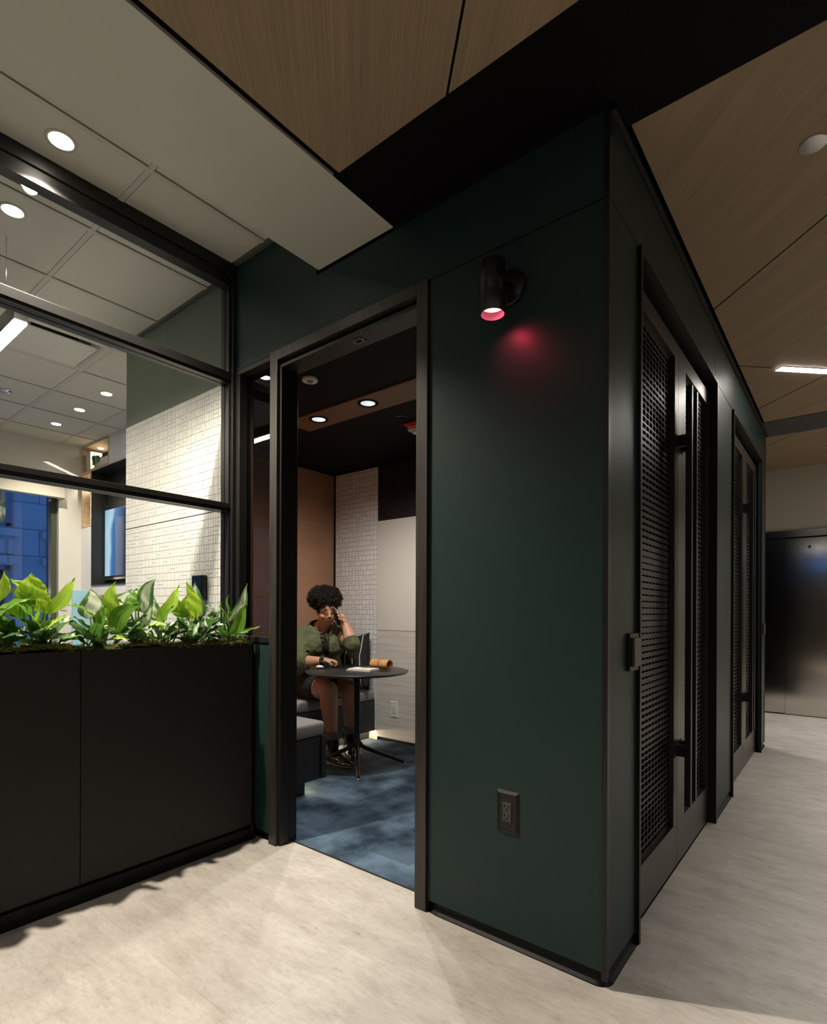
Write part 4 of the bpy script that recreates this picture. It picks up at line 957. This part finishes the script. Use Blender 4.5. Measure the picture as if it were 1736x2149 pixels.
# niche and screen
d = thing('screen_niche', 'black lined recess in the white shelf wall around the screen', 'niche', (-6.0, YS, NI[2]))
m = MB(); x0, x1, z0, z1 = NI; y0, y1 = YS - .006, YS + .175
m.box(x0, x0 + .012, y0, y1, z0, z1); m.box(x1 - .012, x1, y0, y1, z0, z1); m.box(x0, x1, y0, y1, z0, z0 + .012); m.box(x0, x1, y0, y1, z1 - .012, z1); m.box(x0, x1, y1 - .008, y1, z0, z1); m.build('lining', mat('black_niche_laminate', (.018, .018, .018), .45), d)
d = thing('wall_screen', 'large black wall screen showing a blue picture, in the niche', 'screen', (-6.0, YS + .16, 1.56))
m = MB(); m.box(-6.765, -5.4, YS + .125, YS + .166, 1.555, 2.425, bev=.003); m.build('bezel', M_tableleg, d)
def screen_fn(nt, b):
    g = N(nt, 'ShaderNodeNewGeometry'); sp = N(nt, 'ShaderNodeSeparateXYZ'); nt.links.new(g.outputs['Position'], sp.inputs[0])
    ma = N(nt, 'ShaderNodeMath', operation='MULTIPLY_ADD'); nt.links.new(sp.outputs[2], ma.inputs[0]); ma.inputs[1].default_value = -.16; nt.links.new(sp.outputs[0], ma.inputs[2])
    nz = N(nt, 'ShaderNodeTexNoise'); nz.inputs['Scale'].default_value = 2.2; nt.links.new(g.outputs['Position'], nz.inputs['Vector'])
    ad = N(nt, 'ShaderNodeMath', operation='MULTIPLY_ADD'); nt.links.new(nz.outputs['Fac'], ad.inputs[0]); ad.inputs[1].default_value = .22; nt.links.new(ma.outputs[0], ad.inputs[2])
    mr = N(nt, 'ShaderNodeMapRange'); nt.links.new(ad.outputs[0], mr.inputs[0]); mr.inputs[1].default_value = -7.0; mr.inputs[2].default_value = -5.9
    c = ramp(nt, mr.outputs[0], [(.0, (.30, .58, .85)), (.15, (.55, .78, .92)), (.22, (.06, .20, .48)), (.5, (.006, .02, .07)), (1, (.004, .01, .03))])
    nt.links.new(c, b.inputs['Emission Color']); b.inputs['Emission Strength'].default_value = .9
m = MB(); m.box(-6.745, -5.42, YS + .1235, YS + .126, 1.60, 2.36); m.build('display', mat('screen_picture', (.01, .01, .012), .08, fn=screen_fn), d)
m = MB(); m.box(-6.765, -5.4, YS + .119, YS + .125, 1.555, 1.578); m.build('silver_edge', M_chrome, d)
# roller shade
d = thing('roller_shade', 'cream roller shade cassette above the window', 'window shade', (XW + .05, 1, 2.48))
m = MB(); m.box(XW + .002, XW + .10, -2.3, 2.375, 2.482, 2.625, bev=.004); m.build('cassette', M_cream, d)
m = MB(); m.box(XW + .0, XW + .102, 2.375, 2.381, 2.478, 2.628); m.build('end_cap', M_grid, d)
# pale blue acrylic stand seen behind the leaves
p = at(169, 1258, 'x', -6.55); d = thing('acrylic_stand', 'pale blue acrylic display stand in the meeting room, behind the leaves', 'display stand', (p.x, p.y, 0))
m = MB(); m.box(p.x - .008, p.x + .008, p.y - .085, p.y + .10, .02, p.z + .075, bev=.003); m.build('panel', mat('pale_blue_acrylic', (.36, .62, .78), .15), d)
m = MB(); m.box(p.x - .12, p.x + .12, p.y - .12, p.y + .13, 0, .02, bev=.004); m.build('foot', M_chrome, d)

# ================================================================== ACROSS THE STREET
XB = -15.0
d = thing('stone_building', 'blue-grey stone facade with sash windows across the street at dusk', 'building', (XB, 2, -12))
def facade_fn(nt, b):
    g = N(nt, 'ShaderNodeNewGeometry'); sp = N(nt, 'ShaderNodeSeparateXYZ'); nt.links.new(g.outputs['Position'], sp.inputs[0])
    cb = N(nt, 'ShaderNodeCombineXYZ'); nt.links.new(sp.outputs[1], cb.inputs[0]); nt.links.new(sp.outputs[2], cb.inputs[1])
    br = N(nt, 'ShaderNodeTexBrick'); nt.links.new(cb.outputs[0], br.inputs['Vector']); br.inputs['Scale'].default_value = 1; br.inputs['Brick Width'].default_value = 1.3; br.inputs['Row Height'].default_value = .62; br.inputs['Mortar Size'].default_value = .012
    br.inputs['Color1'].default_value = (.46, .46, .46, 1); br.inputs['Color2'].default_value = (.55, .55, .55, 1); br.inputs['Mortar'].default_value = (.25, .25, .25, 1)
    nt.links.new(br.outputs[0], b.inputs['Base Color'])
Q = lambda x, y: at(x, y, 'x', XB)
wa, wb = Q(-60, 1040), Q(28, 1112); wc, wd = Q(-60, 1188), Q(27, 1300); we, wf = Q(97, 1040), Q(190, 1115); wg, wh = Q(97, 1185), Q(190, 1300)
holes = [(wa.y, wb.y, wb.z, wa.z + 1.2), (wc.y, wd.y, wd.z - .8, wc.z), (we.y, wf.y, wb.z, wa.z + 1.2), (wg.y, wh.y, wd.z - .8, wc.z)]
m = MB(); ys = sorted({-9, 13, *[h[0] for h in holes], *[h[1] for h in holes]}); zs_ = sorted({-12, 14, *[h[2] for h in holes], *[h[3] for h in holes]})
for a, b in zip(ys, ys[1:]):
    for c, e in zip(zs_, zs_[1:]):
        if any(h[0] < (a + b) / 2 < h[1] and h[2] < (c + e) / 2 < h[3] for h in holes): continue
        m.box(XB - .5, XB, a, b, c, e)
for y0, y1 in ((wa.y - .3, wb.y + .12), (we.y - .12, wf.y + .3)):
    m.box(XB, XB + .12, y0, y1, wb.z - .22, wb.z - .05); m.box(XB, XB + .14, y0, y1, wc.z + .02, wc.z + .2); k = y0 + .1
    while k < y1 - .1: m.box(XB, XB + .05, k, k + .09, wc.z + .25, wb.z - .3); k += .17
m.build('stone_wall', mat('blue_stone', (.5, .5, .5), .9, fn=facade_fn), d)
for k, h in enumerate(holes):
    m = MB(); y0, y1, z0, z1 = h
    m.box(XB - .3, XB - .2, y0, y0 + .1, z0, z1); m.box(XB - .3, XB - .2, y1 - .1, y1, z0, z1); m.box(XB - .3, XB - .2, y0, y1, z0, z0 + .1); m.box(XB - .3, XB - .2, y0, y1, z1 - .1, z1); m.box(XB - .3, XB - .2, y0, y1, (z0 + z1) / 2 - .04, (z0 + z1) / 2 + .04)
    w = m.build('window', mat('blue_sash', (.30, .36, .45), .6), d)
    m = MB(); m.box(XB - .27, XB - .25, y0, y1, z0, z1)
    def room_fn(nt, b):
        v = coords(nt, (1, 3, 2.2), (0, 0, 0), 'World'); f = noisef(nt, v, 1.1, 2)
        nt.links.new(ramp(nt, f, [(.4, (.02, .025, .02)), (.55, (.10, .11, .07)), (.68, (.5, .48, .3))]), b.inputs['Emission Color']); b.inputs['Emission Strength'].default_value = .9
    m.build('pane', mat('lit_room_glass', (.02, .03, .04), .08, fn=room_fn) if k % 2 == 0 else mat('dark_sash_glass', (.01, .02, .04), .05), w)
# ================================================================== THE WOMAN ON THE BENCH
def skin_fn(nt, b):
    f = noisef(nt, coords(nt, (1, 1, 1), (0, 0, 0), 'Object'), 28, 3)
    nt.links.new(ramp(nt, f, [(.3, (.46, .235, .145)), (.7, (.54, .29, .185))]), b.inputs['Base Color'])
M_skin = mat('brown_skin', (.40, .20, .12), .48, spec=.4, fn=skin_fn)
def jacket_fn(nt, b):
    f = noisef(nt, coords(nt, (1, 1, 1), (0, 0, 0), 'Object'), 9, 4); f2 = noisef(nt, coords(nt, (1, 1, 1), (0, 0, 0), 'Object'), 500, 2)
    nt.links.new(ramp(nt, f, [(.3, (.070, .080, .032)), (.7, (.108, .120, .052))]), b.inputs['Base Color']); bump(nt, b, f2, .25, .001)
M_jack = mat('olive_twill', (.08, .10, .04), .85, fn=jacket_fn)
M_top = mat('black_jersey', (.010, .010, .011), .9)
M_hair = mat('dark_curly_hair', (.016, .010, .007), .75, spec=.3)
M_boot = mat('black_boot_leather', (.014, .012, .010), .25)
def sock_fn(nt, b):
    f = noisef(nt, coords(nt, (1, 1, 1), (0, 0, 0), 'Object'), 160, 3, .8); nt.links.new(ramp(nt, f, [(.35, (.06, .057, .05)), (.65, (.30, .29, .26))]), b.inputs['Base Color']); bump(nt, b, f, .6, .004)
M_sock = mat('grey_marl_knit', (.2, .19, .17), .95, fn=sock_fn)
LAT, FW, UP = V((.474, .8805, 0)), V((.8805, -.474, 0)), V((0, 0, 1))
RB = Matrix((LAT, FW, UP)).transposed()
PB = V((-3.70, 3.25, 0))
def B(l, f, u): return PB + LAT * l + FW * f + UP * u
def remesh(mb, vox, smooth=3, noise_amp=0, nscale=9, seed=0.0):
    me = bpy.data.meshes.new('tmp'); bmesh.ops.recalc_face_normals(mb.bm, faces=mb.bm.faces[:]); mb.bm.to_mesh(me); mb.bm.free()
    o = bpy.data.objects.new('tmp', me); C.objects.link(o)
    md = o.modifiers.new('r', 'REMESH'); md.mode = 'VOXEL'; md.voxel_size = vox
    sm = o.modifiers.new('s', 'SMOOTH'); sm.factor = .5; sm.iterations = smooth
    dg = bpy.context.evaluated_depsgraph_get(); dg.update()
    out = bpy.data.meshes.new_from_object(o.evaluated_get(dg)); bpy.data.objects.remove(o); bpy.data.meshes.remove(me)
    r = MB(); r.bm.from_mesh(out); bpy.data.meshes.remove(out)
    if noise_amp:
        r.bm.normal_update()
        for v in r.bm.verts:
            p = v.co; k = noise.noise(V((p.x * nscale, p.y * nscale, p.z * nscale * 2.2 + seed))) + .5 * noise.noise(V((p.x * nscale * 2.5, p.y * nscale * 2.5, p.z * nscale * 5 + seed)))
            v.co = p + v.normal * (k * noise_amp)
    return r
def cut(mb, test):
    mb.bm.faces.ensure_lookup_table()
    bmesh.ops.delete(mb.bm, geom=[f for f in mb.bm.faces if test(f.calc_center_median())], context='FACES')
    nb = {}
    for e in mb.bm.edges:
        if e.is_boundary:
            a, b = e.verts; nb.setdefault(a, []).append(b); nb.setdefault(b, []).append(a)
    for it in range(10):                 # even out the cut hem
        new = {v: v.co * .4 + sum((q.co for q in n), V()) / len(n) * .6 for v, n in nb.items()}
        for v, c in new.items(): v.co = c
woman = thing('person', 'woman in an olive jacket seated on the bench, smiling, phone at her ear', 'person', (-3.6, 3.2, .462))
# joints
SR, SLj = V((-3.70, 3.065, .985)), V((-3.535, 3.385, 1.005))
ER, WR = deep(630, 1391, 4.53), deep(680, 1388.5, 4.49)
EL, WL = deep(740, 1354, 4.62), deep(725, 1311, 4.70)
HR, HLj = V((-3.69, 3.13, .565)), V((-3.64, 3.36, .565))
KR, KL = deep(691, 1449, 4.38), deep(739, 1448, 4.53)
AR, AL = V((-3.175, 2.958, .13)), V((-3.30, 3.262, .13))
HC = deep(686, 1279, 4.70)
hf = (V((.866, -.5, 0)) * math.cos(.30) + V((0, 0, -1)) * math.sin(.30)).normalized()
hl = hf.cross(V((0, 0, 1))).normalized() * -1; hu = hl.cross(hf).normalized() * 1.0
if hu.z < 0: hu = -hu
tl = .12
if hl.dot(V((.78, .62, 0))) < 0: hl = -hl
hl, hu = (hl * math.cos(tl) + hu * math.sin(tl)).normalized(), (hu * math.cos(tl) - hl * math.sin(tl)).normalized()
RH = Matrix((hl, hf, hu)).transposed()
def H(l, f, u): return HC + hl * l + hf * f + hu * u
def torso(m, e):
    m.ell(B(0, 0, .60), (.19 + e, .165 + e, .14 + e), RB); m.ell(B(.005, .015, .74), (.182 + e, .162 + e, .15 + e), RB)
    m.ell(B(.01, .045, .92), (.172 + e, .125 + e, .16 + e), RB)
    for s in (-1, 1): m.ell(B(.01 + s * .085, .135, .905), (.085 + e, .075 + e, .08 + e), RB)
    m.cap(SR.lerp(SLj, .12), .062 + e, SR.lerp(SLj, .88), .062 + e); m.cap(B(.01, .05, .95), .10 + e, B(.012, .075, 1.045), .075 + e)
def finger(m, k, d, dn, L, r, b1=.5, b2=.9, b3=.6):
    p = V(k); a = 0; d, dn = V(d).normalized(), V(dn).normalized(); ra = r
    for seg, b in zip((.45, .32, .23), (b1, b2, b3)):
        a += b; q = p + (d * math.cos(a) + dn * math.sin(a)) * L * seg; m.cap(p, ra, q, ra * .93, 10); p, ra = q, ra * .93
m = MB(); torso(m, 0)
m.cap(B(.015, .08, 1.02), .062, H(0, -.02, -.06), .056)
# head
m.ell(HC, (.077, .097, .106), RH); m.ell(H(0, .03, -.065), (.066, .066, .062), RH); m.ell(H(0, .058, -.105), (.032, .028, .024), RH); m.ell(H(0, .01, -.112), (.05, .045, .03), RH)
for s in (-1, 1):
    m.ell(H(s * .044, .060, -.040), (.034, .032, .030), RH); m.ell(H(s * .052, .030, -.07), (.028, .04, .035), RH); m.ell(H(s * .080, -.008, -.022), (.010, .020, .032), RH); m.ell(H(s * .033, .083, .018), (.027, .012, .009), RH); m.ell(H(s * .033, .079, -.006), (.019, .013, .013), RH); m.ell(H(s * .0125, .104, -.038), (.009, .010, .008), RH)
m.cap(H(0, .092, .004), .008, H(0, .112, -.034), .0125)
# arms
m.cap(SR, .068, ER, .056); m.cap(ER, .054, ER.lerp(WR, .3), .053); m.cap(ER.lerp(WR, .3), .053, WR, .031)
m.cap(SLj, .068, EL, .056); m.cap(EL, .056, EL.lerp(WL, .35), .055); m.cap(EL.lerp(WL, .35), .055, WL, .031)
# right hand resting on the table, fingers folded
hd = V((.78, .60, -.02)).normalized(); hs = V((-.62, .78, 0)).normalized(); dn = V((0, 0, -1))
pc = WR + hd * .045; m.cap(WR, .029, WR + hd * .03, .027); m.ell(pc + V((0, 0, .002)), (.047, .038, .018), Matrix((hd, hs, UP)).transposed())
for k, (o_, L) in enumerate(((-.030, .070), (-.010, .078), (.010, .074), (.029, .060))): finger(m, pc + hd * .034 + hs * o_ + V((0, 0, .006 - abs(o_) * .1)), hd, dn, L * .92, .0092, .42, 1.0, .9)
finger(m, pc - hs * .030 - hd * .02, hd * .85 - hs * .35, dn, .062, .0098, .25, .25, .3)
# left hand round the phone
pl = deep(719.5, 1299, 4.69); lu = (pl - WL).normalized(); cam_in = (V((0, 0, EYE)) - pl).normalized(); ll = lu.cross(cam_in).normalized()
if ll.dot(V((.78, .62, 0))) > 0: ll = -ll
m.cap(WL, .029, WL.lerp(pl, .6), .026); m.ell(pl, (.018, .034, .042), Matrix((cam_in, ll * -1, lu)).transposed())
TIPS = ((705.0, 1280.5, 4.625), (707.5, 1287.5, 4.62), (709, 1293.5, 4.62), (711, 1299.5, 4.625))
for k, t in enumerate(TIPS):
    k0 = pl + lu * (.040 - .022 * k) + cam_in * .012 + ll * .006; tp = deep(*t); md_ = k0.lerp(tp, .5) + cam_in * .020 + lu * .004
    m.cap(k0, .0088, md_, .0080, 10); m.cap(md_, .0080, tp, .0066, 10)
tp = deep(702, 1306, 4.66); k0 = pl - lu * .02 + ll * .02; m.cap(k0, .0115, k0.lerp(tp, .55) - cam_in * .004, .0100, 10); m.cap(k0.lerp(tp, .55) - cam_in * .004, .0100, tp, .0085, 10)
# legs
for h, k, a in ((HR, KR, AR), (HLj, KL, AL)):
    m.cap(h, .120, h.lerp(k, .5), .108); m.cap(h.lerp(k, .5), .108, k, .074); m.cap(k, .073, k.lerp(a, .28) - FW * .014, .072); m.cap(k.lerp(a, .28) - FW * .014, .072, k.lerp(a, .62) - FW * .01, .052); m.cap(k.lerp(a, .62) - FW * .01, .052, a, .038)
    m.ell(k + FW * .012 + V((0, 0, .012)), (.066, .062, .066), RB)
FR_, FL_ = V((1, -.01, 0)), V((.79, -.61, 0)).normalized()
for a, f in ((AR, FR_), (AL, FL_)): m.cap(a, .037, a + f * .0 + V((0, 0, -.06)), .034); m.cap(a - f * .03 + V((0, 0, -.08)), .032, a + f * .16 + V((0, 0, -.095)), .022)
body = remesh(m, .0034, 4).build('body', M_skin, woman, smooth=True)
# face
def arcpts(f, n=9): return [f(i / (n - 1) * 2 - 1) for i in range(n)]
for s in (-1, 1):
    m = MB(); m.tube(arcpts(lambda t: H(s * (.034 + .020 * t), .0945 - .012 * max(0, t) ** 2, .0235 + .005 * (1 - t * t) - .003 * t)), [.0014, .0024, .0030, .0031, .0031, .0029, .0026, .0020, .0010], 8); m.build('eyebrow', M_hair, woman)
    m = MB(); m.tube(arcpts(lambda t: H(s * (.0335 + .0155 * t), .0935 - .006 * t * t, -.0020 - .0042 * (1 - t * t))), [.0008, .0016, .0021, .0023, .0023, .0022, .0020, .0016, .0008], 6)
    m.tube(arcpts(lambda t: H(s * (.0335 + .0150 * t), .0930 - .006 * t * t, .0080 + .0028 * (1 - t * t))), [.0003, .0006, .0008, .0008, .0008, .0008, .0007, .0005, .0003], 6); m.build('eyelashes', M_hair, woman)
ml = mat('lips', (.36, .105, .09), .35)
fy = lambda t: .1015 - .026 * t * t
m = MB(); m.tube(arcpts(lambda t: H(.034 * t - .003, fy(t) + .002, -.0585 + .0095 * t * t)), [.001, .0026, .0034, .0036, .0031, .0036, .0034, .0026, .001], 8)
m.tube(arcpts(lambda t: H(.033 * t - .003, fy(t) + .0005, -.0810 + .031 * t * t)), [.001, .003, .0042, .0048, .0050, .0048, .0042, .003, .001], 8); m.build('lips', ml, woman)
m = MB(); g = []
for i in range(13):
    t = i / 6 - 1; g.append([m.bm.verts.new(H(.030 * t - .003, fy(t) + .0006, -.0595 + .0100 * t * t)), m.bm.verts.new(H(.029 * t - .003, fy(t) - .0002, -.0745 + .0240 * t * t))])
for a, b in zip(g, g[1:]): m.bm.faces.new((a[0], b[0], b[1], a[1]))
o = m.build('teeth', mat('teeth_white', (.82, .78, .70), .3), woman); md = o.modifiers.new('t', 'SOLIDIFY'); md.thickness = .003
# hair
rnd = random.Random(4); m = MB(); hcn = H(-.004, -.044, .080); RR = (.130, .116, .092)
m.ell(hcn, (RR[0] * .86, RR[1] * .86, RR[2] * .86), RH, sub=4); m.ell(H(0, -.055, -.005), (.088, .06, .07), RH)
def onhair():
    while 1:
        d = V((rnd.gauss(0, 1), rnd.gauss(0, 1), rnd.gauss(0, 1))).normalized()
        if d.z < -.62: continue
        p = V((d.x * RR[0], d.y * RR[1], d.z * RR[2]))
        if p.y > .07 and p.z < -.045: continue
        p *= 1 + .22 * noise.noise(d * 3.1) + .08 * noise.noise(d * 8)
        return d, hcn + RH @ p
for k in range(420):
    d, p = onhair(); r = rnd.uniform(.006, .015); m.ell(p - (RH @ d) * r * .5, (r, r, r), sub=1)
for k in range(5200):
    d, p = onhair(); dw = (RH @ (d + V((rnd.gauss(0, .28), rnd.gauss(0, .28), rnd.gauss(0, .28) - .12)))).normalized(); a = rnd.uniform(0, 6.3); e1 = dw.orthogonal().normalized(); e2 = dw.cross(e1); rad = rnd.uniform(.0028, .0062); L = rnd.uniform(.010, .032)
    m.tube([p + dw * (L * t / 7 - .004) + (e1 * math.cos(a + t * 1.5) + e2 * math.sin(a + t * 1.5)) * rad for t in range(8)], [.0013] * 7 + [.0006], 4, cap=False)
for s in (-1, 1):
    for k in range(40): p = H(s * .078, rnd.uniform(-.03, .035), rnd.uniform(-.012, .03)); m.ell(p, (.011, .011, .011), sub=1)
m.build('hair', M_hair, woman, smooth=True)
# black top and skirt
m = MB(); torso(m, .010); mb = remesh(m, .006, 3); cut(mb, lambda p: p.z > 1.0 + .04 * 0 and (p - B(.01, .07, p.z)).length < .2 and p.z > 1.015 or p.z < .58); mb.build('top', M_top, woman, smooth=True)
m = MB()
m.ell(B(0, 0, .60), (.205, .180, .145), RB)
for h, k in ((HR, KR), (HLj, KL)): m.cap(h, .134, h.lerp(k, .54), .119)
m.cap(HR.lerp(KR, .2), .115, HLj.lerp(KL, .2), .115); m.cap(HR.lerp(KR, .52) + UP * .01, .085, HLj.lerp(KL, .52) + UP * .01, .085)
mb = remesh(m, .007, 3, .004, 14)
for v in mb.bm.verts: v.co.z = max(v.co.z, .466)
cut(mb, lambda p: p.z > .74 or (p - HR).dot((KR - HR).normalized()) > .36 and (p - HR.lerp(KR, .7)).length < .17 and False)
mb.build('skirt', M_top, woman, smooth=True)
# jacket
m = MB(); torso(m, .024); m.ell(B(0, .01, .66), (.220, .198, .12), RB)
m.cap(SR, .080, ER, .080); m.cap(SLj, .078, EL, .064); m.cap(ER - (ER - SR) * .1, .079, ER.lerp(WR, .16), .076); m.cap(EL - (EL - SLj) * .1, .064, EL.lerp(WL, .08), .062)
mb = remesh(m, .005, 3)
mb.bm.normal_update()
for v in mb.bm.verts:
    p = v.co; k = 1 - abs(noise.noise(V((p.x * 9, p.y * 9, p.z * 15)))) * 2.4; k2 = noise.noise(V((p.x * 24, p.y * 24, p.z * 40 + 5)))
    v.co = p + v.normal * (.006 * k + .0035 * k2)
dR, dL = (WR - ER).normalized(), (WL - EL).normalized()
def jopen(p):
    q = p - PB; l, f = q.dot(LAT) - .012, q.dot(FW)
    if p.z < .615: return True
    if (p - ER).dot(dR) > .055 and (p - ER).length < .16 and ((p - ER) - dR * (p - ER).dot(dR)).length < .10: return True
    if (p - EL).dot(dL) > .045 and (p - EL).length < .15 and ((p - EL) - dL * (p - EL).dot(dL)).length < .095: return True
    if f > .03 and p.z > .6:
        w = .030 + .022 * max(0, (p.z - .93) / .12) + .03 * max(0, (.80 - p.z) / .2)
        if abs(l - .012 + .0 * p.z) < w and (p - ER).length > .16: return True
    n = V((l, f - .07 - (p.z - 1.0) * .3)); return p.z > 1.015 and n.length < .088
cut(mb, jopen)
jk = mb.build('jacket', M_jack, woman, smooth=True); md = jk.modifiers.new('t', 'SOLIDIFY'); md.thickness = .005; md.offset = 0
def ringpts(c, ax, r, n=28, ph=0, wob=.0):
    e1 = V(ax).orthogonal().normalized(); e2 = V(ax).normalized().cross(e1)
    return [c + (e1 * math.cos(2 * PI * i / n) + e2 * math.sin(2 * PI * i / n)) * (r + wob * math.sin(i * 1.9)) for i in range(n + 1)]
m = MB()
for c, ax, r in ((ER + dR * .050, dR, .068), (EL + dL * .036, dL, .057)):
    for t in (-.016, .0, .014): m.tube(ringpts(c + V(ax) * t, ax, r, wob=.003), .0115, 8, cap=False)
    m.build('rolled_cuff', M_jack, jk); m = MB()
m = MB()                                     # collar
for s in (-1, 1):
    g = []
    for i in range(9):
        a = i / 8; th = PI * (.5 + .0) - s * (PI * .80) * (1 - a) * 1.0
        c = B(.012, .075, 1.055); rr = .082 + .012 * a
        p = c + LAT * (-s * math.sin(PI * .93 * a) * rr * -1) * 1.0 + FW * (-math.cos(PI * .93 * a) * rr) + UP * (.035 - .075 * a)
        o_ = LAT * (s * math.sin(PI * .93 * a) * .030) + FW * (-math.cos(PI * .93 * a) * .030) - UP * (.032 + .03 * a)
        g.append([m.bm.verts.new(p + UP * .012), m.bm.verts.new(p + o_ * .5 + UP * .006), m.bm.verts.new(p + o_ * 1.25)])
    for a, b in zip(g, g[1:]):
        for k in (0, 1): m.bm.faces.new((a[k], b[k], b[k + 1], a[k + 1]))
o = m.build('collar', M_jack, jk, smooth=True); md = o.modifiers.new('t', 'SOLIDIFY'); md.thickness = .006
m = MB()                                     # chest pockets with buttons
for s in (-1, 1):
    c = B(.012 + s * .115, .215, .90); nrm = (FW + LAT * s * .45 + UP * .1).normalized(); ex = nrm.cross(UP).normalized(); ey = ex.cross(nrm).normalized()
    if ey.z < 0: ey = -ey
    g = [c + ex * a * .05 + ey * b for a, b in ((-1, .022), (1, .022), (1, -.008), (0, -.026), (-1, -.008))]
    m.poly([q for q in g]); o = m.build('pocket_flap', M_jack, jk); md = o.modifiers.new('t', 'SOLIDIFY'); md.thickness = .012; md.offset = 0; m = MB()
    bt = MB(); bt.ell(c - ey * .014 + nrm * .006, (.006, .006, .006), sub=2); bt.build('button', mat('brass_snap', (.25, .15, .07), .35, metal=.8), jk)
for z in (.97, .86, .74): bt = MB(); bt.ell(B(-.045, .225 if z < .95 else .165, z), (.0055, .0055, .0055), sub=2); bt.build('button', mat('brass_snap'), jk)
# necklace, watch, bracelet
gold = mat('gold_chain', (.55, .36, .12), .3, metal=1.0)
m = MB(); c = B(.015, .09, 1.03)
m.tube([c + LAT * (math.cos(a) * .068) + FW * (.075 + .0 + .03 * (1 - abs(math.cos(a)))) - UP * (.075 * math.sin(a)) for a in [PI * i / 16 for i in range(17)]], .0022, 6)
m.tube([c + LAT * (math.cos(a) * .060) + FW * (.070 + .035 * (1 - abs(math.cos(a)))) - UP * (.040 * math.sin(a)) for a in [PI * i / 16 for i in range(17)]], .0016, 6); m.build('necklace', gold, woman)
wc = WR - dR * .012; m = MB()
m.tube(ringpts(wc, dR, .0325, 24), .0055, 8, cap=False); m.tube(ringpts(wc + dR * .008, dR, .032, 24), .0055, 8, cap=False); m.tube(ringpts(wc - dR * .008, dR, .033, 24), .0055, 8, cap=False); wt = m.build('wristwatch', M_top, woman)
n_ = (UP * .35 + (V((0, 0, EYE)) - wc).normalized()).normalized(); e2 = dR.cross(n_).normalized(); mw = Matrix.Translation(wc + n_ * .036) @ Matrix((dR, e2, n_)).transposed().to_4x4()
m = MB(); m.obox(mw, .027, .033, .009, bev=.003); m.build('watch_case', mat('silver_case', (.6, .6, .6), .25, metal=1), wt)
m = MB(); m.obox(mw @ Matrix.Translation((0, 0, .0050)), .022, .028, .002, bev=.0008); m.build('watch_face', mat('black_glass'), wt)
m = MB(); m.tube(ringpts(WL - dL * .01, dL, .0325, 24), .0016, 6, cap=False); m.build('bracelet', gold, woman)
# socks and boots
for a, f in ((AR, FR_), (AL, FL_)):
    k = KR if a is AR else KL; u = (k - a).normalized(); m = MB()
    m.lathe([(.048, .055), (.058, .062), (.063, .080), (.062, .100), (.060, .112), (.052, .116), (.045, .112)], a, u, 28); mb = m
    for v in mb.bm.verts: v.co += V((noise.noise(v.co * 60), noise.noise(v.co * 60 + V((5, 0, 0))), noise.noise(v.co * 50 + V((0, 7, 0))))) * .004
    mb.build('sock', M_sock, woman, smooth=True)
    g = V((a.x, a.y, 0)); sd = V((-f.y, f.x, 0)); m = MB(); RF = Matrix((f, sd, UP)).transposed()
    m.cap(a + u * .055, .054, g - f * .012 + UP * .075, .050); m.cap(g - f * .03 + UP * .058, .042, g + f * .075 + UP * .054, .040); m.cap(g + f * .06 + UP * .055, .040, g + f * .165 + UP * .036, .026); m.ell(g + f * .13 + UP * .035, (.075, .041, .026), RF); m.ell(g + f * .19 + UP * .030, (.035, .020, .018), RF)
    mb = remesh(m, .0045, 3, .0015, 30)
    for v in mb.bm.verts: v.co.z = max(v.co.z, .018)
    cut(mb, lambda p: (p - a).dot(u) > .075)
    bo = mb.build('boot', M_boot, woman, smooth=True); md = bo.modifiers.new('t', 'SOLIDIFY'); md.thickness = .003; md.offset = 0
    m = MB(); out = []
    for i in range(28):
        t = 2 * PI * i / 28; x = math.cos(t); y = math.sin(t); out.append(g + f * (.075 + .150 * x) + sd * (.044 * y * (1 - .12 * max(0, x))))
    m.prism([(q.x, q.y) for q in out], .012, .022); mw = Matrix.Translation(g - f * .04 + UP * .0125) @ RF.to_4x4(); m.obox(mw, .062, .066, .022, bev=.003); m.build('sole', mat('dark_sole', (.03, .018, .010), .6), bo)
# phone
pa, pb_ = deep(704.5, 1279, 4.655), deep(711.5, 1313, 4.655); ax = (pb_ - pa).normalized(); nrm = (hl * .8 + cam_in * .55); nrm = (nrm - ax * nrm.dot(ax)).normalized(); ey = nrm.cross(ax).normalized()
pc2 = (pa + pb_) / 2; mw = Matrix.Translation(pc2) @ Matrix((ax, ey, nrm)).transposed().to_4x4()
ph = thing('smartphone', 'black smartphone held to her ear', 'phone', pc2)
m = MB(); m.obox(mw, .148, .072, .008, bev=.003); m.build('body', mat('phone_black', (.010, .010, .011), .2), ph)
m = MB(); m.obox(mw @ Matrix.Translation((0, 0, -.0042)), .14, .066, .0006); m.build('screen', mat('black_glass'), ph)

# ================================================================== SKY AND RENDER SETTINGS
w = bpy.data.worlds.new('dusk'); bpy.context.scene.world = w; w.use_nodes = True
bg = w.node_tree.nodes['Background']; bg.inputs[0].default_value = (.10, .26, .80, 1); bg.inputs[1].default_value = .75
sc = bpy.context.scene
sc.view_settings.view_transform = 'Standard'; sc.view_settings.look = 'None'; sc.view_settings.gamma = 1; sc.view_settings.exposure = 0; sc.view_settings.use_curve_mapping = False
cy = sc.cycles
cy.max_bounces = 8; cy.diffuse_bounces = 4; cy.glossy_bounces = 4; cy.transmission_bounces = 6; cy.transparent_max_bounces = 14
cy.caustics_reflective = False; cy.caustics_refractive = False; cy.sample_clamp_indirect = 4.0; cy.use_denoising = True; cy.blur_glossy = 1.0
